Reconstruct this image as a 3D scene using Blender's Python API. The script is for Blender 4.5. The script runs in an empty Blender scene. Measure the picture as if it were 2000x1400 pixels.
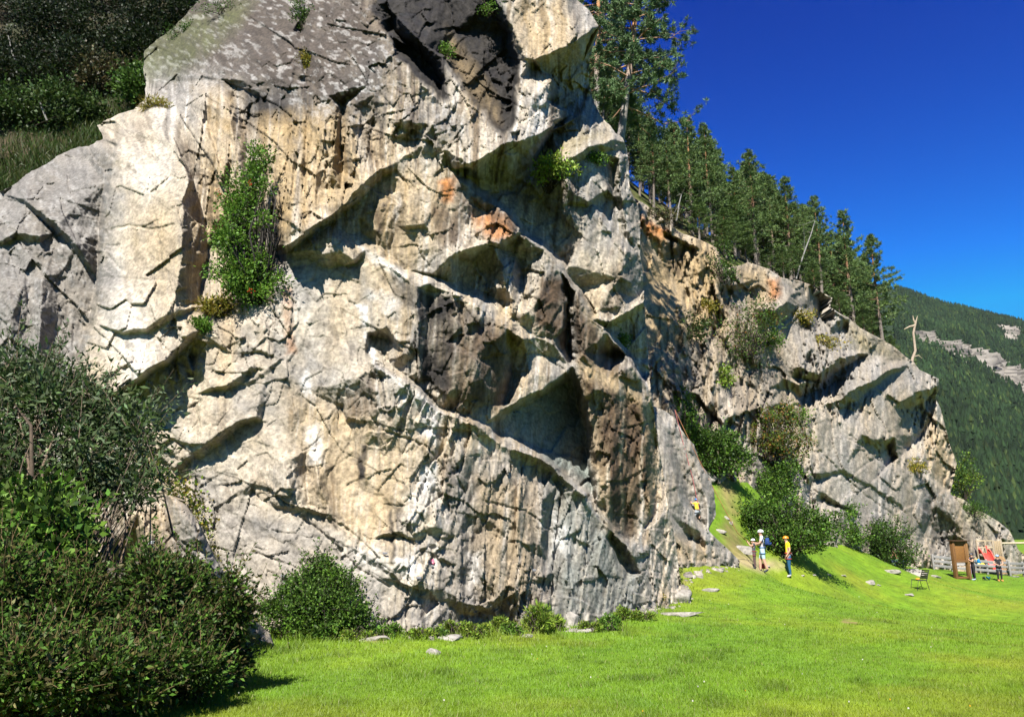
import bpy, bmesh, math, random
import numpy as np
from mathutils import Vector, Matrix, Quaternion
from mathutils.geometry import delaunay_2d_cdt

R = math.radians
sc = bpy.context.scene
COL = sc.collection

# ------------------------------------------------------------------ camera
FPX = 1510.0                      # focal length in photo pixels (photo 2000 x 1400)
PITCH = R(13.5)
CAM = np.array([0.0, 0.0, 1.7])
cam_d = bpy.data.cameras.new('camera')
cam_d.sensor_width = 36.0
cam_d.lens = 36.0 * FPX / 2000.0
cam_d.clip_start = 0.1
cam_d.clip_end = 6000
cam = bpy.data.objects.new('camera', cam_d)
COL.objects.link(cam)
cam.location = CAM
cam.rotation_euler = (math.pi / 2 + PITCH, 0, 0)
sc.camera = cam

# ------------------------------------------------------------------ sky, sun, exposure
SUN_ELEV, SUN_AZ = 47.0, 14.0     # azimuth: degrees to the left of straight behind the camera
to_sun = Vector((-math.sin(R(SUN_AZ)) * math.cos(R(SUN_ELEV)),
                 -math.cos(R(SUN_AZ)) * math.cos(R(SUN_ELEV)), math.sin(R(SUN_ELEV))))
world = bpy.data.worlds.new('World')
sc.world = world
world.use_nodes = True
wn = world.node_tree.nodes
wl = world.node_tree.links
wn.clear()
sky = wn.new('ShaderNodeTexSky')
sky.sky_type = 'NISHITA'
sky.sun_disc = False
sky.sun_elevation = R(SUN_ELEV)
sky.sun_rotation = R(180 + SUN_AZ)
sky.altitude = 1400
sky.air_density = 1.0
sky.dust_density = 0.1
sky.ozone_density = 5.0
sep = wn.new('ShaderNodeSeparateColor')
comb = wn.new('ShaderNodeCombineColor')
wl.new(sky.outputs[0], sep.inputs[0])
for ch, (pw, k, top) in enumerate(((2.4, .05, 1.2), (2.6, .20, 2.8), (1.52, .70, 6.6))):     # deeper, more polarised blue
    m1 = wn.new('ShaderNodeMath'); m1.operation = 'POWER'; m1.inputs[1].default_value = pw
    m2 = wn.new('ShaderNodeMath'); m2.operation = 'MULTIPLY'; m2.inputs[1].default_value = k
    m3 = wn.new('ShaderNodeMath'); m3.operation = 'MINIMUM'; m3.inputs[1].default_value = top
    wl.new(sep.outputs[ch], m1.inputs[0]); wl.new(m1.outputs[0], m2.inputs[0]); wl.new(m2.outputs[0], m3.inputs[0]); wl.new(m3.outputs[0], comb.inputs[ch])
bg = wn.new('ShaderNodeBackground')
bg.inputs['Strength'].default_value = 0.05
wo = wn.new('ShaderNodeOutputWorld')
wl.new(comb.outputs[0], bg.inputs[0])
wl.new(bg.outputs[0], wo.inputs[0])
sun_d = bpy.data.lights.new('sun', 'SUN')
sun_d.energy = 5.0
sun_d.angle = R(0.53)
sun_d.color = (1.0, 0.955, 0.89)
sun = bpy.data.objects.new('sun', sun_d)
COL.objects.link(sun)
sun.rotation_euler = to_sun.to_track_quat('Z', 'Y').to_euler()
sun.location = (-20, -30, 60)
vs = sc.view_settings
vs.view_transform = 'Standard'
vs.look = 'None'
vs.exposure = 1.5
vs.gamma = 1.0
vs.use_curve_mapping = False
sc.cycles.use_denoising = True
sc.cycles.max_bounces = 5
sc.cycles.diffuse_bounces = 2
sc.cycles.transparent_max_bounces = 4

# ------------------------------------------------------------------ small helpers
rng = np.random.default_rng(7)
random.seed(7)

def px2w(px, py, Y):
    """photo pixel + distance Y (metres in front of the camera) -> world point(s)"""
    px = np.asarray(px, float); py = np.asarray(py, float); Y = np.asarray(Y, float)
    a = (px - 1000.0) / FPX
    b = (700.0 - py) / FPX
    dy = math.cos(PITCH) - b * math.sin(PITCH)
    dz = math.sin(PITCH) + b * math.cos(PITCH)
    t = Y / dy
    return np.stack([a * t + CAM[0], Y + CAM[1], dz * t + CAM[2]], -1)

def w2px(p):
    p = np.asarray(p, float) - CAM
    f = p[..., 1] * math.cos(PITCH) + p[..., 2] * math.sin(PITCH)
    u = -p[..., 1] * math.sin(PITCH) + p[..., 2] * math.cos(PITCH)
    return 1000 + FPX * p[..., 0] / f, 700 - FPX * u / f

def P(px, py, Y):
    return Vector(px2w(px, py, Y))

def hash01(ix, iy, seed):
    h = (ix.astype(np.int64) * 374761393 + iy.astype(np.int64) * 668265263 + int(seed) * 2147483647 + 12345) & 0xFFFFFFFF
    h = ((h ^ (h >> 13)) * 1274126177) & 0xFFFFFFFF
    h = ((h ^ (h >> 16)) * 2246822519) & 0xFFFFFFFF
    h = h ^ (h >> 15)
    return (h & 0xFFFFFF) / float(0xFFFFFF)

def vnoise(x, y, seed=0):
    x = np.asarray(x, float); y = np.asarray(y, float)
    ix = np.floor(x).astype(np.int64); iy = np.floor(y).astype(np.int64)
    fx = x - ix; fy = y - iy
    fx = fx * fx * fx * (fx * (fx * 6 - 15) + 10); fy = fy * fy * fy * (fy * (fy * 6 - 15) + 10)
    a = hash01(ix, iy, seed); b = hash01(ix + 1, iy, seed)
    c = hash01(ix, iy + 1, seed); d = hash01(ix + 1, iy + 1, seed)
    return ((a * (1 - fx) + b * fx) * (1 - fy) + (c * (1 - fx) + d * fx) * fy) * 2 - 1

def fbm(x, y, seed=0, octv=4, gain=0.5):
    s = 0; amp = 1; tot = 0
    for o in range(octv):
        s = s + amp * vnoise(x * 2 ** o + 17.3 * o, y * 2 ** o - 9.1 * o, seed + o)
        tot += amp; amp *= gain
    return s / tot

def cells(x, y, seed=0):
    """Voronoi: plane value of the nearest cell (random tilt + offset), random id, distance to the cell border"""
    ix = np.floor(x).astype(np.int64); iy = np.floor(y).astype(np.int64)
    d1 = np.full(x.shape, 9.0); d2 = np.full(x.shape, 9.0)
    bx = np.zeros(x.shape); by = np.zeros(x.shape); bi = np.zeros(x.shape, np.int64); bj = np.zeros(x.shape, np.int64)
    for i in (-1, 0, 1):
        for j in (-1, 0, 1):
            cx = ix + i; cy = iy + j
            qx = cx + hash01(cx, cy, seed); qy = cy + hash01(cx, cy, seed + 71)
            d = np.hypot(x - qx, y - qy)
            near = d < d1
            d2 = np.where(near, d1, np.minimum(d2, d))
            d1 = np.where(near, d, d1)
            bx = np.where(near, qx, bx); by = np.where(near, qy, by)
            bi = np.where(near, cx, bi); bj = np.where(near, cy, bj)
    g1 = hash01(bi, bj, seed + 5) * 2 - 1; g2 = hash01(bi, bj, seed + 9) * 2 - 1
    off = hash01(bi, bj, seed + 13) * 2 - 1
    return g1 * (x - bx) + g2 * (y - by), off, d2 - d1

def in_poly(px, py, poly):
    px = np.asarray(px, float); py = np.asarray(py, float)
    n = len(poly); res = np.zeros(px.shape, bool)
    for i in range(n):
        x1, y1 = poly[i]; x2, y2 = poly[(i + 1) % n]
        if y1 == y2: continue
        c = ((y1 > py) != (y2 > py)) & (px < (x2 - x1) * (py - y1) / (y2 - y1) + x1)
        res ^= c
    return res

def seg_dist(px, py, poly, closed=True):
    """distance to polyline and nearest point"""
    n = len(poly); best = np.full(np.shape(px), 1e9); bx = np.zeros(np.shape(px)); by = np.zeros(np.shape(px))
    for i in range(n if closed else n - 1):
        x1, y1 = poly[i][:2]; x2, y2 = poly[(i + 1) % n][:2]
        dx, dy = x2 - x1, y2 - y1
        L = dx * dx + dy * dy + 1e-9
        t = np.clip(((px - x1) * dx + (py - y1) * dy) / L, 0, 1)
        qx = x1 + t * dx; qy = y1 + t * dy
        d = np.hypot(px - qx, py - qy)
        m = d < best
        best = np.where(m, d, best); bx = np.where(m, qx, bx); by = np.where(m, qy, by)
    return best, bx, by

def soft_poly(px, py, poly, feather=10.0):
    x0 = min(p[0] for p in poly) - feather; x1 = max(p[0] for p in poly) + feather
    y0 = min(p[1] for p in poly) - feather; y1 = max(p[1] for p in poly) + feather
    out = np.zeros(px.shape)
    m = (px > x0) & (px < x1) & (py > y0) & (py < y1)
    if m.any():
        d, _, _ = seg_dist(px[m], py[m], poly)
        d = np.where(in_poly(px[m], py[m], poly), d, -d)
        out[m] = np.clip(0.5 + d / (2 * feather), 0, 1)
    return out

def sstep(a, b, x):
    t = np.clip((x - a) / (b - a), 0, 1)
    return t * t * (3 - 2 * t)

def bilin(xs, ys, tab, px, py):
    xs = np.array(xs, float); ys = np.array(ys, float); tab = np.array(tab, float)
    px = np.clip(px, xs[0], xs[-1] - 1e-6); py = np.clip(py, ys[0], ys[-1] - 1e-6)
    i = np.searchsorted(xs, px, 'right') - 1; j = np.searchsorted(ys, py, 'right') - 1
    fx = (px - xs[i]) / (xs[i + 1] - xs[i]); fy = (py - ys[j]) / (ys[j + 1] - ys[j])
    return (tab[j, i] * (1 - fx) + tab[j, i + 1] * fx) * (1 - fy) + (tab[j + 1, i] * (1 - fx) + tab[j + 1, i + 1] * fx) * fy

def parse(txt):
    """lines of  x,y,r x,y,r ...  -> list of feature polylines"""
    out = []
    for ln in txt.strip().splitlines():
        ln = ln.split('#')[0].strip()
        if ln:
            out.append([tuple(float(v) for v in t.split(',')) for t in ln.split()])
    return out

def tin_raster(feats, x0, y0, x1, y1, step, warp=None):
    """constrained Delaunay of the feature lines, sampled on a grid of photo pixels"""
    pts, vals, edges, key = [], [], [], {}
    def add(p):
        k = (round(p[0]), round(p[1]))
        if k not in key:
            key[k] = len(pts); pts.append(Vector((p[0], p[1]))); vals.append(p[2])
        return key[k]
    for f in feats:
        ids = [add(p) for p in f]
        edges += [(a, b) for a, b in zip(ids, ids[1:]) if a != b]
    ov, oe, of, ovo, _, _ = delaunay_2d_cdt(pts, edges, [], 0, 1e-4)
    V = np.array([[v[0], v[1]] for v in ov])
    val = np.full(len(ov), np.nan)
    for i, o in enumerate(ovo):
        if o: val[i] = vals[o[0]]
    for _ in range(4):
        if not np.isnan(val).any(): break
        acc = {}
        for a, b in oe:
            for p, q in ((a, b), (b, a)):
                if np.isnan(val[p]) and not np.isnan(val[q]): acc.setdefault(p, []).append(val[q])
        for k, v in acc.items(): val[k] = np.mean(v)
    gx = np.arange(x0, x1 + step, step); gy = np.arange(y0, y1 + step, step)
    PX, PY = np.meshgrid(gx, gy)
    # oversize lookup raster at 1 px
    m = 40
    W = int(x1 - x0 + 2 * m) + 2; H = int(y1 - y0 + 2 * m) + 2
    ras = np.full((H, W), np.nan)
    for f in of:
        for k in range(1, len(f) - 1):
            a, b, c = V[f[0]], V[f[k]], V[f[k + 1]]
            va, vb, vc = val[f[0]], val[f[k]], val[f[k + 1]]
            mnx = max(int(math.floor(min(a[0], b[0], c[0]) - x0 + m)), 0); mxx = min(int(math.ceil(max(a[0], b[0], c[0]) - x0 + m)) + 1, W)
            mny = max(int(math.floor(min(a[1], b[1], c[1]) - y0 + m)), 0); mxy = min(int(math.ceil(max(a[1], b[1], c[1]) - y0 + m)) + 1, H)
            if mxx <= mnx or mxy <= mny: continue
            X, Y = np.meshgrid(np.arange(mnx, mxx) + x0 - m, np.arange(mny, mxy) + y0 - m)
            den = (b[1] - c[1]) * (a[0] - c[0]) + (c[0] - b[0]) * (a[1] - c[1])
            if abs(den) < 1e-9: continue
            w0 = ((b[1] - c[1]) * (X - c[0]) + (c[0] - b[0]) * (Y - c[1])) / den
            w1 = ((c[1] - a[1]) * (X - c[0]) + (a[0] - c[0]) * (Y - c[1])) / den
            w2 = 1 - w0 - w1
            ok = (w0 >= -1e-6) & (w1 >= -1e-6) & (w2 >= -1e-6)
            sub = ras[mny:mxy, mnx:mxx]
            sub[ok] = (w0 * va + w1 * vb + w2 * vc)[ok]
    ras = np.where(np.isnan(ras), 0.0, ras)
    SX, SY = (PX, PY) if warp is None else warp(PX, PY)
    fx = np.clip(SX - x0 + m, 0, W - 2); fy = np.clip(SY - y0 + m, 0, H - 2)
    i = fx.astype(int); j = fy.astype(int); u = fx - i; v = fy - j
    r = (ras[j, i] * (1 - u) + ras[j, i + 1] * u) * (1 - v) + (ras[j + 1, i] * (1 - u) + ras[j + 1, i + 1] * u) * v
    return PX, PY, r

def blur(a, n=1):
    for _ in range(n):
        p = np.pad(a, 1, mode='edge')
        a = (p[:-2, 1:-1] + p[2:, 1:-1] + p[1:-1, :-2] + p[1:-1, 2:] + 4 * p[1:-1, 1:-1]) / 8
    return a

def mesh_np(name, verts, faces, mat=None, parent=None, col=None, smooth=False, link=True):
    """verts (n,3), faces (m,3|4) index arrays -> mesh object; col (n,3) vertex colours"""
    verts = np.asarray(verts, np.float32); faces = np.asarray(faces, np.int32)
    me = bpy.data.meshes.new(name)
    k = faces.shape[1]
    me.vertices.add(len(verts)); me.vertices.foreach_set('co', verts.ravel())
    me.loops.add(faces.size); me.loops.foreach_set('vertex_index', faces.ravel())
    me.polygons.add(len(faces))
    me.polygons.foreach_set('loop_start', np.arange(0, faces.size, k, dtype=np.int32))
    me.polygons.foreach_set('loop_total', np.full(len(faces), k, np.int32))
    if smooth: me.polygons.foreach_set('use_smooth', np.ones(len(faces), bool))
    me.update(calc_edges=True)
    if col is not None:
        at = me.attributes.new('Col', 'FLOAT_COLOR', 'POINT')
        c = np.ones((len(verts), 4), np.float32); c[:, :3] = col
        at.data.foreach_set('color', c.ravel())
    if mat: me.materials.append(mat)
    o = bpy.data.objects.new(name, me)
    if link: COL.objects.link(o)
    if parent: o.parent = parent
    return o

def empty(name, loc=(0, 0, 0), rz=0):
    o = bpy.data.objects.new(name, None)
    o.empty_display_size = 0.2
    COL.objects.link(o); o.location = loc; o.rotation_euler = (0, 0, rz)
    return o

def tag(o, label=None, cat=None, group=None, kind=None):
    if label: o['label'] = label
    if cat: o['category'] = cat
    if group: o['group'] = group
    if kind: o['kind'] = kind
    return o

def copy_tree(o, parent=None):
    c = o.copy(); COL.objects.link(c); c.parent = parent
    for ch in o.children:
        copy_tree(ch, c)
    return c

# ------------------------------------------------------------------ materials
def mat_new(name):
    m = bpy.data.materials.new(name); m.use_nodes = True
    nt = m.node_tree; b = nt.nodes['Principled BSDF']
    b.inputs['Specular IOR Level'].default_value = 0.25
    return m, nt, b

def mat_plain(name, rgb, rough=0.7, var=0.12, scale=30.0, spec=0.3, metal=0.0, bump=0.0):
    m, nt, b = mat_new(name)
    no = nt.nodes.new('ShaderNodeTexNoise'); no.inputs['Scale'].default_value = scale; no.inputs['Detail'].default_value = 4
    tc = nt.nodes.new('ShaderNodeTexCoord'); nt.links.new(tc.outputs['Object'], no.inputs['Vector'])
    mx = nt.nodes.new('ShaderNodeMix'); mx.data_type = 'RGBA'
    mx.inputs[6].default_value = (*[c * (1 - var * 2) for c in rgb], 1); mx.inputs[7].default_value = (*[min(1, c * (1 + var * 2)) for c in rgb], 1)
    nt.links.new(no.outputs[0], mx.inputs[0]); nt.links.new(mx.outputs[2], b.inputs['Base Color'])
    b.inputs['Roughness'].default_value = rough; b.inputs['Specular IOR Level'].default_value = spec; b.inputs['Metallic'].default_value = metal
    if bump:
        bp = nt.nodes.new('ShaderNodeBump'); bp.inputs['Strength'].default_value = bump; bp.inputs['Distance'].default_value = 0.02
        nt.links.new(no.outputs[0], bp.inputs['Height']); nt.links.new(bp.outputs[0], b.inputs['Normal'])
    return m

def mat_wood(name, rgb, scale=8.0, rough=0.75, stretch=(6, 6, 0.4)):
    m, nt, b = mat_new(name)
    tc = nt.nodes.new('ShaderNodeTexCoord'); mp = nt.nodes.new('ShaderNodeMapping'); mp.inputs['Scale'].default_value = stretch
    no = nt.nodes.new('ShaderNodeTexNoise'); no.inputs['Scale'].default_value = scale; no.inputs['Detail'].default_value = 5
    nt.links.new(tc.outputs['Object'], mp.inputs[0]); nt.links.new(mp.outputs[0], no.inputs['Vector'])
    mx = nt.nodes.new('ShaderNodeMix'); mx.data_type = 'RGBA'
    mx.inputs[6].default_value = (*[c * 0.6 for c in rgb], 1); mx.inputs[7].default_value = (*[min(1, c * 1.35) for c in rgb], 1)
    nt.links.new(no.outputs[0], mx.inputs[0]); nt.links.new(mx.outputs[2], b.inputs['Base Color'])
    b.inputs['Roughness'].default_value = rough
    bp = nt.nodes.new('ShaderNodeBump'); bp.inputs['Strength'].default_value = 0.3; bp.inputs['Distance'].default_value = 0.01
    nt.links.new(no.outputs[0], bp.inputs['Height']); nt.links.new(bp.outputs[0], b.inputs['Normal'])
    return m

def mat_vcol(name, rough=0.9, noise_scale=9.0, var=0.25, bump=0.35, bdist=0.03, trans=0.0, spec=0.2, gain=0.73):
    """vertex colour (mineral / pigment) modulated by fine procedural noise"""
    m, nt, b = mat_new(name)
    at = nt.nodes.new('ShaderNodeAttribute'); at.attribute_name = 'Col'
    tc = nt.nodes.new('ShaderNodeTexCoord')
    no = nt.nodes.new('ShaderNodeTexNoise'); no.inputs['Scale'].default_value = noise_scale; no.inputs['Detail'].default_value = 8; no.inputs['Roughness'].default_value = 0.65
    nt.links.new(tc.outputs['Object'], no.inputs['Vector'])
    mr = nt.nodes.new('ShaderNodeMapRange'); mr.inputs[1].default_value = 0.3; mr.inputs[2].default_value = 0.7
    mr.inputs[3].default_value = gain * (1 - var); mr.inputs[4].default_value = gain * (1 + var)
    nt.links.new(no.outputs[0], mr.inputs[0])
    vm = nt.nodes.new('ShaderNodeVectorMath'); vm.operation = 'SCALE'
    nt.links.new(at.outputs['Color'], vm.inputs[0]); nt.links.new(mr.outputs[0], vm.inputs['Scale'])
    nt.links.new(vm.outputs[0], b.inputs['Base Color'])
    b.inputs['Roughness'].default_value = rough; b.inputs['Specular IOR Level'].default_value = spec
    if bump:
        bp = nt.nodes.new('ShaderNodeBump'); bp.inputs['Strength'].default_value = bump; bp.inputs['Distance'].default_value = bdist
        nt.links.new(no.outputs[0], bp.inputs['Height']); nt.links.new(bp.outputs[0], b.inputs['Normal'])
    if trans:
        out = nt.nodes['Material Output']
        tr = nt.nodes.new('ShaderNodeBsdfTranslucent'); nt.links.new(vm.outputs[0], tr.inputs[0])
        ms = nt.nodes.new('ShaderNodeMixShader'); ms.inputs[0].default_value = trans
        nt.links.new(b.outputs[0], ms.inputs[1]); nt.links.new(tr.outputs[0], ms.inputs[2]); nt.links.new(ms.outputs[0], out.inputs[0])
    return m

M_ROCK = mat_vcol('rock', 0.92, 11.0, 0.42, 0.8, 0.035)
M_SOIL = mat_vcol('grassy_soil', 0.95, 3.0, 0.3, 0.6, 0.05)
M_LEAF = mat_vcol('leaf', 0.5, 2.0, 0.2, 0, trans=0.3, spec=0.15)
M_NEEDLE = mat_vcol('needles', 0.6, 1.2, 0.25, 0, trans=0.15, spec=0.3, gain=1.75)
M_FOREST = mat_vcol('far_needles', 0.8, 0.05, 0.3, 0, spec=0.1, gain=0.27)
M_BARK = mat_vcol('bark', 0.9, 12.0, 0.35, 0.6, 0.02)
M_GRASS = mat_vcol('grass_blades', 0.55, 0.8, 0.15, 0, trans=0.35, spec=0.3)
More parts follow.
